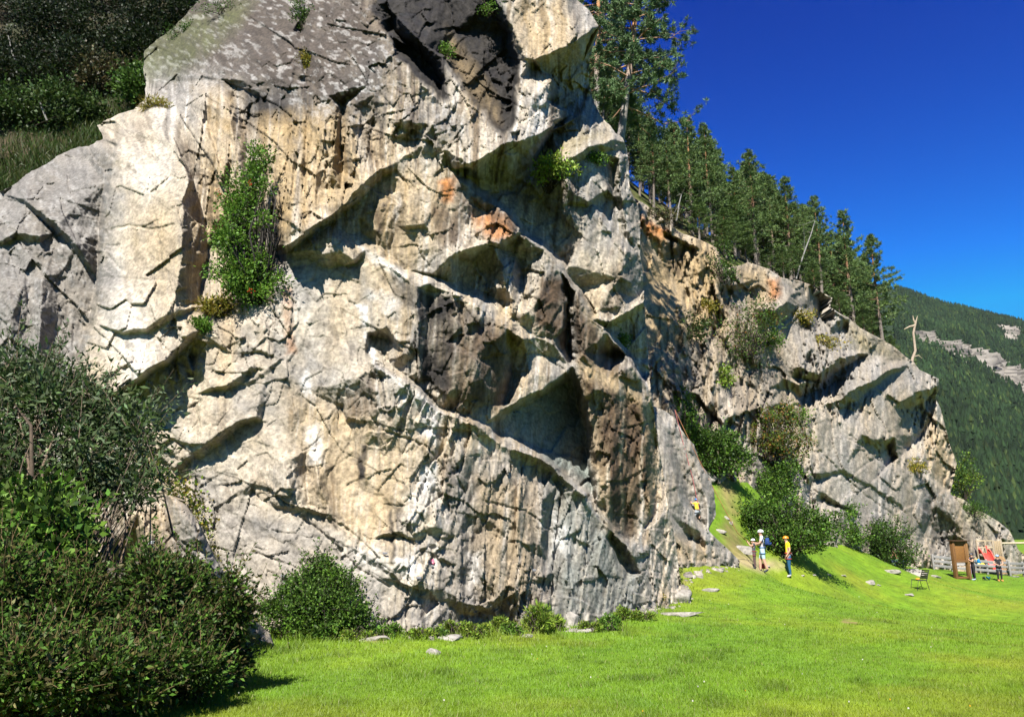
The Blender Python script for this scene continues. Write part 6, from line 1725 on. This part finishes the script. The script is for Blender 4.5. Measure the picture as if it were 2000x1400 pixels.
q0 = px2w(1938, 1120, 54.5); pg = empty('play_tower', (q0[0], q0[1], gz(q0[0], q0[1])), R(-4)); tag(pg, 'weathered wooden play tower with a sloping climbing wall', 'play tower')
wg = (.30, .245, .17)
for x in (-.75, .30, .85):
    for y in (0, 1.0): part('post', pg, M_WOODV, ((x, y, 1.12), (.10, .10, 2.25), wg))
part('platform', pg, M_WOODV, ((-.22, .5, 1.15), (1.05, 1.0, .06), wg))
for z in (2.2, 1.75): part('rail', pg, M_WOODV, ((-.22, -.01, z), (1.15, .06, .09), (.38, .31, .2)))
for k in range(4): part('side_board', pg, M_WOODV, ((.45 + k * .12, -.02, 1.72), (.105, .03, .95), (.33, .25, .15)))
rot = np.array(Matrix.Rotation(R(-38), 3, 'X'))
for k in range(6): part('climbing_plank', pg, M_WOODV, ((.02 + k * .15, -.38, .62), (.14, .04, 1.5), (.27, .17, .08)), ) if False else None
for k in range(6):
    g = Geo(); box(g, (.05 + k * .155, -.42, .62), (.145, .04, 1.45), tuple(np.array((.27, .17, .08)) * random.uniform(.8, 1.15)), rot); bevel(g.build('climbing_plank', M_WOODV, pg), .005)
sb = empty('swing_beam', (q0[0] + .9, q0[1] + .3, gz(q0[0] + .9, q0[1] + .3)), 0); tag(sb, 'pale horizontal swing beam running out of the picture to the right', 'beam')
g = Geo(); g.tube([(0, 0, 2.08), (1.8, .05, 2.10), (3.8, .1, 2.12)], [.07] * 3, (.42, .36, .24), 8); g.build('beam', M_WOODV, sb)
for s in (-1, 1):
    g = Geo(); g.tube([(3.6, .1 + s * .8, -.05), (3.6, .1, 2.12)], [.06, .06], (.40, .34, .23), 8); g.build('post', M_WOODV, sb)
sl = empty('slide', (q0[0] - .45, q0[1] - .1, gz(q0[0] - .45, q0[1] - .1)), R(-12)); tag(sl, 'red plastic wavy slide coming down from the wooden play tower', 'slide')
def slide_part(name, x0, x1, zo, col):
    n = 26; t = np.linspace(0, 1, n)
    z = .18 + 1.15 * (.5 + .5 * np.cos(np.pi * t)) + .06 * np.sin(t * 9); y = -t * 2.1
    g = Geo(); V = []
    for k in range(n):
        for (x, dz) in ((x0, zo[0]), (x1, zo[1]), (x1, zo[1] - .03), (x0, zo[0] - .03)): V.append((x, y[k], z[k] + dz))
    F = [(4 * k + a, 4 * k + (a + 1) % 4, 4 * k + 4 + (a + 1) % 4, 4 * k + 4 + a) for k in range(n - 1) for a in range(4)]
    g.add(np.array(V), np.array(F), col); g.build(name, M_PLAST, sl, smooth=False)
red = (.72, .06, .045)
slide_part('chute', -.24, .24, (0, 0), red)
for s in (-1, 1):
    slide_part('side_wall', s * .24, s * .27, (.0, .26), (.74, .09, .07)); slide_part('lip', s * .25, s * .31, (.27, .27), (.76, .13, .10))
for s in (-1, 1):
    g = Geo(); g.tube([(s * .26, .0, 1.30), (s * .26, .02, 1.62), (s * .26, .16, 1.80), (s * .26, .34, 1.74)], [.05] * 4, red, 8); g.build('hand_loop', M_PLAST, sl)
part('leg', sl, M_PAINT, ((0, -1.1, .36), (.42, .06, .72), (.25, .25, .25)))
yb = px2w(1918, 1110, 52.8); ys = empty('spring_rider', (yb[0], yb[1], gz(yb[0], yb[1]))); tag(ys, 'yellow playground rider behind the fence below the slide', 'play equipment')
V, F, c = rock_mesh(55, .34, .12, .20, 3); mesh_np('body', V + np.array([0, 0, .62]), F, M_PLAST, ys, c * 0 + np.array([.75, .50, .05]))
V, F, c = rock_mesh(56, .12, .08, .16, 2); mesh_np('head', V + np.array([-.3, 0, .88]), F, M_PLAST, ys, c * 0 + np.array([.75, .50, .05]))
g = Geo(); g.tube([(.10 * math.cos(a), .10 * math.sin(a), .02 + .021 * a) for a in np.linspace(0, 24, 90)], [.014] * 90, (.08, .08, .08), 5); g.build('spring', M_PAINT, ys)

# ------------------------------------------------------------------ people
def person(label, foot, H, face, cols, pose, helmet=None, hair=(.05, .03, .02), shorts=False, sleeves=.5, harness=None, tilt=0.0, shoes=(.05, .05, .06), group='climbers on the meadow', root_z=None):
    """pose: joint offsets in body heights, local axes x = right hand side, y = facing, z = up"""
    J = dict(pelvis=(0, 0, .53), waist=(0, .005, .61), chest=(0, 0, .72), neckb=(0, -.005, .815), neck=(0, .005, .855), jaw=(0, .018, .885), head=(0, .015, .925), crown=(0, .008, .965),
             shR=(.105, -.005, .80), elR=(.125, -.02, .63), wrR=(.12, .04, .50), haR=(.115, .065, .455),
             shL=(-.105, -.005, .80), elL=(-.125, -.02, .63), wrL=(-.12, .04, .50), haL=(-.115, .065, .455),
             hipR=(.055, 0, .50), knR=(.06, .012, .285), anR=(.06, -.01, .05), toR=(.068, .085, .018),
             hipL=(-.055, 0, .50), knL=(-.06, .012, .285), anL=(-.06, -.01, .05), toL=(-.068, .085, .018))
    J.update(pose)
    Rd = dict(pelvis=(.082, .062), waist=(.076, .056), chest=(.092, .062), neckb=(.05, .04), neck=(.031, .031), jaw=(.040, .044), head=(.047, .056), crown=(.038, .045),
              shR=.036, elR=.026, wrR=.018, haR=.020, shL=.036, elL=.026, wrL=.018, haL=.020, hipR=.062, knR=.041, anR=.026, toR=.022, hipL=.062, knL=.041, anL=.026, toL=.022)
    Ed = [('pelvis', 'waist'), ('waist', 'chest'), ('chest', 'neckb'), ('neckb', 'neck'), ('neck', 'jaw'), ('jaw', 'head'), ('head', 'crown'), ('neckb', 'shR'), ('shR', 'elR'), ('elR', 'wrR'), ('wrR', 'haR'), ('neckb', 'shL'), ('shL', 'elL'), ('elL', 'wrL'), ('wrL', 'haL'),
          ('pelvis', 'hipR'), ('hipR', 'knR'), ('knR', 'anR'), ('anR', 'toR'), ('pelvis', 'hipL'), ('hipL', 'knL'), ('knL', 'anL'), ('anL', 'toL')]
    names = list(J); ix = {n: k for k, n in enumerate(names)}
    me = bpy.data.meshes.new('body'); me.from_pydata([tuple(np.array(J[n]) * H) for n in names], [(ix[a], ix[b]) for a, b in Ed], []); me.update()
    tmp = bpy.data.objects.new('tmp', me); COL.objects.link(tmp)
    sk = tmp.modifiers.new('skin', 'SKIN'); sk.use_smooth_shade = True
    for n in names:
        r = Rd[n]; r = (r, r) if not isinstance(r, tuple) else r
        sv = me.skin_vertices[0].data[ix[n]]; sv.radius = (r[0] * H, r[1] * H); sv.use_root = (n == 'pelvis')
    sd = tmp.modifiers.new('sub', 'SUBSURF'); sd.levels = 2; sd.render_levels = 2
    dg = bpy.context.evaluated_depsgraph_get(); ev = tmp.evaluated_get(dg); m2 = ev.to_mesh()
    V = np.array([v.co for v in m2.vertices]); F = [list(f.vertices) for f in m2.polygons]
    ev.to_mesh_clear(); bpy.data.objects.remove(tmp)
    # fingers: four of unequal length and a thumb on each hand
    extraV = [V]; extraF = list(F); n0 = len(V)
    for s in ('R', 'L'):
        w = np.array(J['wr' + s]) * H; h = np.array(J['ha' + s]) * H; d = unit((h - w)[None])[0]
        sd_ = unit(np.cross(d, [0, 0, 1.0])[None])[0]; up = np.cross(sd_, d)
        for k, L in enumerate((.040, .046, .043, .034)):
            b0 = h + sd_ * (k - 1.5) * .0105 * H + d * .008 * H
            tv, tf = tube([b0, b0 + d * L * .5 * H, b0 + d * L * .85 * H - up * .012 * H], [.0058 * H, .0053 * H, .004 * H], 5)
            extraV.append(tv); extraF += [[int(q) + n0 for q in f] for f in tf]; n0 += len(tv)
        b0 = h - d * .012 * H + sd_ * .017 * H; tv, tf = tube([b0, b0 + (d * .6 + sd_ * .8) * .02 * H, b0 + (d * .9 + sd_ * .5) * .036 * H], [.0068 * H, .006 * H, .0045 * H], 5)
        extraV.append(tv); extraF += [[int(q) + n0 for q in f] for f in tf]; n0 += len(tv)
    # nose
    hd = np.array(J['head']) * H; fy = np.array([0, 1, 0])
    tv, tf = tube([hd + np.array([0, .050, -.005]) * H, hd + np.array([0, .068, -.016]) * H, hd + np.array([0, .052, -.022]) * H], [.006 * H, .009 * H, .004 * H], 5)
    extraV.append(tv); extraF += [[int(q) + n0 for q in f] for f in tf]; n0 += len(tv)
    for s in (-1, 1):      # ears
        tv, tf = tube([hd + np.array([s * .044, -.002, -.018]) * H, hd + np.array([s * .053, -.004, -.006]) * H, hd + np.array([s * .048, -.006, .010]) * H], [.006 * H, .010 * H, .005 * H], 5)
        extraV.append(tv); extraF += [[int(q) + n0 for q in f] for f in tf]; n0 += len(tv)
    nb = len(V); V = np.concatenate(extraV)
    # clothing colour by nearest bone
    best = np.full(len(V), 9.0); lab = np.zeros(len(V), int); par = np.zeros(len(V))
    for k, (a, b) in enumerate(Ed):
        A = np.array(J[a]) * H; B = np.array(J[b]) * H; d = B - A
        t = np.clip(((V - A) @ d) / (d @ d + 1e-9), 0, 1); r = np.linalg.norm(V - A - t[:, None] * d, axis=1)
        mm = r < best; best[mm] = r[mm]; lab[mm] = k; par[mm] = t[mm]
    c = np.zeros((len(V), 3))
    for k, (a, b) in enumerate(Ed):
        mm = lab == k
        if b in ('waist', 'chest', 'neckb', 'shR', 'shL'): c[mm] = cols['top']
        elif a in ('shR', 'shL'): c[mm] = np.where((par[mm] < sleeves)[:, None], cols['top'], cols['skin'])
        elif b in ('neck', 'jaw', 'head', 'crown') or a in ('elR', 'elL', 'wrR', 'wrL'): c[mm] = cols['skin']
        elif b in ('hipR', 'hipL'): c[mm] = cols['legs']
        elif a in ('hipR', 'hipL'): c[mm] = np.where((par[mm] < (.85 if shorts else 2))[:, None], cols['legs'], cols['skin'])
        elif a in ('knR', 'knL'): c[mm] = np.where(((par[mm] < .93) & (not shorts))[:, None], cols['legs'], np.where((par[mm] > .9)[:, None], shoes, cols['skin']))
        else: c[mm] = shoes
    c[nb:] = cols['skin']
    # eyes and hair line as pigment
    e = V - hd
    for s in (-1, 1): c[(np.hypot(e[:, 0] - s * .018 * H, e[:, 2] + .002 * H) < .007 * H) & (e[:, 1] > .03 * H)] = (.02, .015, .012)
    c[(abs(e[:, 0]) < .016 * H) & (abs(e[:, 2] + .034 * H) < .005 * H) & (e[:, 1] > .02 * H)] = (.25, .08, .06)
    hr = (np.arange(len(V)) < nb) & (np.linalg.norm(e, axis=1) < .085 * H) & (e[:, 2] > -.03 * H) & ((e[:, 2] > .03 * H) | (e[:, 1] < -.012 * H)); c[hr] = hair
    root = empty('person', (foot[0], foot[1], foot[2] if root_z is None else root_z), face); root.rotation_euler = (tilt, 0, face)
    tag(root, label, 'person', group)
    me = bpy.data.meshes.new('body'); me.from_pydata([tuple(v) for v in V], [], extraF); me.update()
    at = me.attributes.new('Col', 'FLOAT_COLOR', 'POINT'); cc = np.ones((len(V), 4), np.float32); cc[:, :3] = c; at.data.foreach_set('color', cc.ravel())
    me.polygons.foreach_set('use_smooth', np.ones(len(me.polygons), bool)); me.materials.append(M_CLOTH)
    bo = bpy.data.objects.new('body', me); COL.objects.link(bo); bo.parent = root
    if helmet is not None:
        n = 14; g = Geo(); rows = [(0.0, 1.0), (.35, .97), (.7, .78), (.95, .45), (1.05, .05)]
        V2 = [hd + np.array([math.cos(a) * .060 * r, -.004 + math.sin(a) * .073 * r, .012 + z * .058]) * H for z, r in rows for a in np.linspace(0, 2 * math.pi, n, endpoint=False)]
        F2 = [(k * n + i, k * n + (i + 1) % n, (k + 1) * n + (i + 1) % n, (k + 1) * n + i) for k in range(len(rows) - 1) for i in range(n)]
        g.add(np.array(V2), np.array(F2), helmet)
        hl = g.build('helmet', M_PLAST, root, smooth=True)
        g = Geo(); a = np.linspace(0, 2 * math.pi, 15); g.tube([hd + np.array([math.cos(q) * .061, -.004 + math.sin(q) * .074, .012]) * H for q in a], [.005 * H] * 15, tuple(np.array(helmet) * .75), 5); g.build('rim', M_PLAST, hl)
        g = Geo()
        for s in (-1, 1): g.tube([hd + np.array([s * .05, .0, .012]) * H, hd + np.array([s * .042, .02, -.04]) * H, hd + np.array([0, .035, -.058]) * H], [.003 * H] * 3, (.03, .03, .03), 4)
        g.build('strap', M_CLOTH, hl)
    if harness is not None:
        g = Geo(); a = np.linspace(0, 2 * math.pi, 17); w = np.array(J['pelvis'])
        g.tube([(w + np.array([math.cos(q) * .092, math.sin(q) * .072, .05])) * H for q in a], [.012 * H] * 17, harness, 5)
        for s in ('hipR', 'hipL'):
            c0 = np.array(J[s]) * .72 + np.array(J['kn' + s[-1]]) * .28
            g.tube([(c0 + np.array([math.cos(q) * .062, math.sin(q) * .06, .0])) * H for q in a], [.009 * H] * 17, harness, 5)
        hn = g.build('harness', M_CLOTH, root)
        g = Geo()
        for k in range(4): g.tube([(w + np.array([.085 - .02 * k, -.065 - .008 * k, .05])) * H, (w + np.array([.09 - .02 * k, -.075 - .008 * k, .0])) * H, (w + np.array([.085 - .02 * k, -.07, .045])) * H], [.006 * H] * 3, [(.5, .5, .5), (.05, .25, .3), (.6, .1, .1), (.4, .4, .4)][k], 5)
        g.build('carabiner', M_PLAST, hn)
    return root
def standing(px, py):
    p = on_ground(px, py, 20, 75); return Vector((p[0], p[1], gz(p[0], p[1])))
def hgt(foot, px, pytop):
    return float(px2w(px, pytop, foot[1])[2] - foot[2])
def rucksack(label, p, rz, s, col, grp='rucksacks', tiltx=0.0):
    r = empty('rucksack', p, rz); r.rotation_euler = (tiltx, 0, rz); tag(r, label, 'rucksack', grp)
    V, F, c = rock_mesh(61, .15 * s, .10 * s, .26 * s, 3); mesh_np('bag', V, F, M_CLOTH, r, c * 0 + np.array(col), smooth=True)
    V, F, c = rock_mesh(62, .11 * s, .05 * s, .11 * s, 2); mesh_np('pocket', V + np.array([0, -.10 * s, -.06 * s]), F, M_CLOTH, r, c * 0 + np.array(col) * .8, smooth=True)
    g = Geo()
    for q in (-1, 1): g.tube([(q * .08 * s, .09 * s, .20 * s), (q * .09 * s, .17 * s, .12 * s), (q * .10 * s, .15 * s, -.08 * s), (q * .09 * s, .08 * s, -.16 * s)], [.016 * s] * 4, tuple(np.array(col) * .4), 5)
    g.build('straps', M_CLOTH, r)
    return r
SK = (.50, .29, .20)
# man in yellow, looking left
f = standing(1543, 1127); H = hgt(f, 1540, 1047) / .985
person('man in yellow shirt, blue jeans and orange helmet watching the climb', f, H, R(82), dict(top=(.80, .66, .02), legs=(.022, .085, .17), skin=SK),
       dict(elR=(.125, -.035, .64), wrR=(.115, .015, .515), haR=(.11, .045, .47), elL=(-.125, -.02, .64), wrL=(-.11, .05, .53), haL=(-.10, .08, .49), neck=(0, .02, .855), jaw=(0, .035, .885), head=(0, .032, .925), crown=(0, .022, .965)), (.85, .27, .02), harness=(.45, .06, .06), shoes=(.45, .43, .4))
# belaying man with rucksack, rope hand raised
f = standing(1492, 1118); H = hgt(f, 1488, 1035) / .985
mn = person('belaying man in white helmet and light blue shorts wearing a rucksack', f, H, R(75), dict(top=(.46, .47, .50), legs=(.36, .50, .56), skin=SK),
       dict(elL=(-.13, .06, .67), wrL=(-.07, .20, .69), haL=(-.05, .245, .70), elR=(.13, .05, .66), wrR=(.07, .19, .645), haR=(.05, .235, .65), knR=(.06, .06, .29), anR=(.06, .07, .05), toR=(.065, .165, .02), knL=(-.06, -.02, .285), anL=(-.06, -.09, .06), toL=(-.065, .0, .02), jaw=(0, .022, .89), head=(0, .012, .93), crown=(0, -.005, .97)), (.78, .78, .78), shorts=True, harness=(.05, .12, .30), shoes=(.03, .035, .06))
bk = Vector((math.sin(R(75)), -math.cos(R(75)), 0))
rucksack('blue rucksack on the back of the belaying man', (f[0] + bk.x * .19, f[1] + bk.y * .19 - .05, f[2] + H * .70), R(75), 1.05, (.025, .06, .20))
f2 = standing(1477, 1113); f2 = Vector((f2[0], f[1] - .35, gz(f2[0], f[1] - .35))); H2 = hgt(f2, 1475, 1052) / .985
person('child in white helmet and grey vest holding the rope with the belaying man', f2, H2, R(70), dict(top=(.07, .075, .085), legs=(.10, .06, .06), skin=SK),
       dict(elL=(-.12, .08, .74), wrL=(-.06, .17, .86), haL=(-.04, .20, .91), elR=(.12, .08, .72), wrR=(.06, .18, .84), haR=(.04, .21, .89)), (.80, .80, .82), sleeves=.2, harness=(.25, .05, .05), shoes=(.04, .04, .05))
rb = rucksack('red bag on the ground behind the belaying man', (f[0] + .12, f[1] + .45, gz(f[0] + .12, f[1] + .45) + .16), R(20), .75, (.60, .05, .04))
# climbing child on the rib
Yr = depth_at(1366, 1008, 'rock_rib'); fc = Vector(px2w(1362, 1019, Yr - .22)); Hc = (float(px2w(1368, 973, Yr)[2]) - fc[2]) * 1.12
person('child in blue helmet and yellow shirt climbing the rock rib', fc, Hc, R(8), dict(top=(.80, .55, .04), legs=(.32, .34, .38), skin=SK),
       dict(pelvis=(.03, .0, .42), waist=(.03, .02, .50), chest=(.02, .04, .61), neckb=(.02, .05, .70), neck=(.02, .055, .745), jaw=(.02, .07, .775), head=(.02, .07, .815), crown=(.02, .065, .855), shR=(.12, .05, .69), shL=(-.085, .05, .69), elR=(.15, .12, .66), wrR=(.12, .20, .72), haR=(.11, .23, .76), elL=(-.15, .12, .70), wrL=(-.14, .20, .78), haL=(-.14, .23, .82),
            hipR=(.085, .0, .39), knR=(.16, .12, .30), anR=(.13, .10, .14), toR=(.14, .17, .12), hipL=(-.025, .0, .39), knL=(-.07, .06, .21), anL=(-.08, .0, .03), toL=(-.085, .09, .01)), (.02, .16, .50), shorts=True, harness=(.05, .05, .06), group='climbers on the meadow', shoes=(.4, .25, .15))
# rope from the belayers up to the climber
def rope(label, pts, col, rad=.008):
    P3 = [np.array(p) for p in pts]; o = empty('rope', tuple(P3[0])); tag(o, label, 'rope')
    n = 24; path = []
    for a, b in zip(P3, P3[1:]):
        for t in np.linspace(0, 1, n, endpoint=False): path.append(a + (b - a) * t - np.array([0, 0, .25 * math.sin(math.pi * t) * min(1, np.linalg.norm(b - a) / 12)]))
    path.append(P3[-1])
    g = Geo(); g.tube(np.array(path) - P3[0], [rad] * len(path), col, 5); g.build('strand', M_CLOTH, o)
hand = np.array(f) + np.array([-math.sin(R(75)) * .24 * H, math.cos(R(75)) * .24 * H, .70 * H])
anchor = px2w(1318, 800, depth_at(1330, 860, 'rock_rib') - .05)
rope('taut rope running from the belayers up to the top of the rock rib', [hand, px2w(1440, 1040, (hand[1] + Yr) / 2), anchor], (.45, .20, .09), .011)
rope('pinkish climbing rope hanging down the rock rib to the child', [anchor, px2w(1352, 930, depth_at(1352, 930, 'rock_rib') - .1), px2w(1366, 995, Yr - .25)], (.40, .12, .12), .010)
# group by the board
f = standing(1904, 1133); H = hgt(f, 1902, 1080) / .985
person('adult in black with dark cap beside the notice board, wearing a rucksack', f, H, R(80), dict(top=(.025, .025, .028), legs=(.018, .018, .02), skin=SK),
       dict(elL=(-.14, .05, .68), wrL=(-.10, .14, .74), haL=(-.09, .17, .77), elR=(.14, .03, .67), wrR=(.10, .13, .66), haR=(.09, .17, .67)), (.03, .03, .04), sleeves=.35, shoes=(.35, .42, .5))
bk = Vector((math.sin(R(80)), -math.cos(R(80)), 0))
rucksack('bright blue rucksack on the back of the adult beside the notice board', (f[0] + bk.x * .24, f[1] - .2 + bk.y * .2, f[2] + H * .68), R(60), 1.0, (.015, .22, .50))
f = standing(1909, 1130); f = Vector((f[0] + .05, f[1] + .8, gz(f[0] + .05, f[1] + .8))); H = hgt(f, 1907, 1081) / .985
person('child in white helmet and lilac trousers half hidden behind the adult with the bright rucksack', f, H, R(-70), dict(top=(.10, .13, .25), legs=(.36, .27, .42), skin=SK),
       dict(elL=(-.15, .10, .72), wrL=(-.16, .22, .66), haL=(-.16, .27, .64)), (.78, .78, .80), sleeves=.25, shoes=(.05, .35, .12))
f = standing(1954, 1135); H = hgt(f, 1953, 1083) / .985
person('climber in black with light blue helmet and orange shoes holding gear', f, H, R(172), dict(top=(.022, .02, .022), legs=(.02, .018, .02), skin=SK),
       dict(elL=(-.17, .03, .67), wrL=(-.08, .12, .62), haL=(-.04, .14, .61), elR=(.17, .03, .67), wrR=(.08, .12, .62), haR=(.04, .14, .60)), (.30, .50, .75), sleeves=.45, harness=(.30, .32, .36), shoes=(.85, .28, .10))
p = standing(1931, 1133); rucksack('dark teal rucksack lying on the grass between the two black-clad climbers', (p[0], p[1], gz(p[0], p[1]) + .13), R(50), .9, (.02, .12, .16), tiltx=R(-55))
p = standing(1924, 1133); rucksack('black rucksack slumped on the grass right of the notice board', (p[0], p[1] + .1, gz(p[0], p[1] + .1) + .12), R(-30), .7, (.02, .022, .025), tiltx=R(-60))
for x, y, top, colr, lab, fc in ((1757, 1110, 1082, (.55, .26, .16), 'person in salmon shirt crouching beside the dark rounded bush', R(60)), (1770, 1112, 1083, (.40, .52, .52), 'person in pale green top crouching right of the dark rounded bush', R(100))):
    f = standing(x, y); f = Vector((f[0], f[1] + .3, gz(f[0], f[1] + .3))); H = 1.45
    person(lab, f, H, fc, dict(top=colr, legs=(.09, .12, .2), skin=SK),
           dict(pelvis=(0, -.06, .24), waist=(0, -.03, .32), chest=(0, .02, .42), neckb=(0, .05, .51), neck=(0, .065, .55), jaw=(0, .085, .58), head=(0, .085, .62), crown=(0, .08, .66), shR=(.105, .05, .50), shL=(-.105, .05, .50), elR=(.13, .12, .36), wrR=(.09, .22, .34), haR=(.08, .26, .34), elL=(-.13, .12, .36), wrL=(-.09, .22, .34), haL=(-.08, .26, .34),
                hipR=(.06, -.05, .22), hipL=(-.06, -.05, .22), knR=(.09, .17, .27), knL=(-.09, .17, .27), anR=(.07, .02, .045), anL=(-.07, .02, .045), toR=(.08, .11, .018), toL=(-.08, .11, .018)), None, sleeves=.5, hair=(.10, .05, .03))
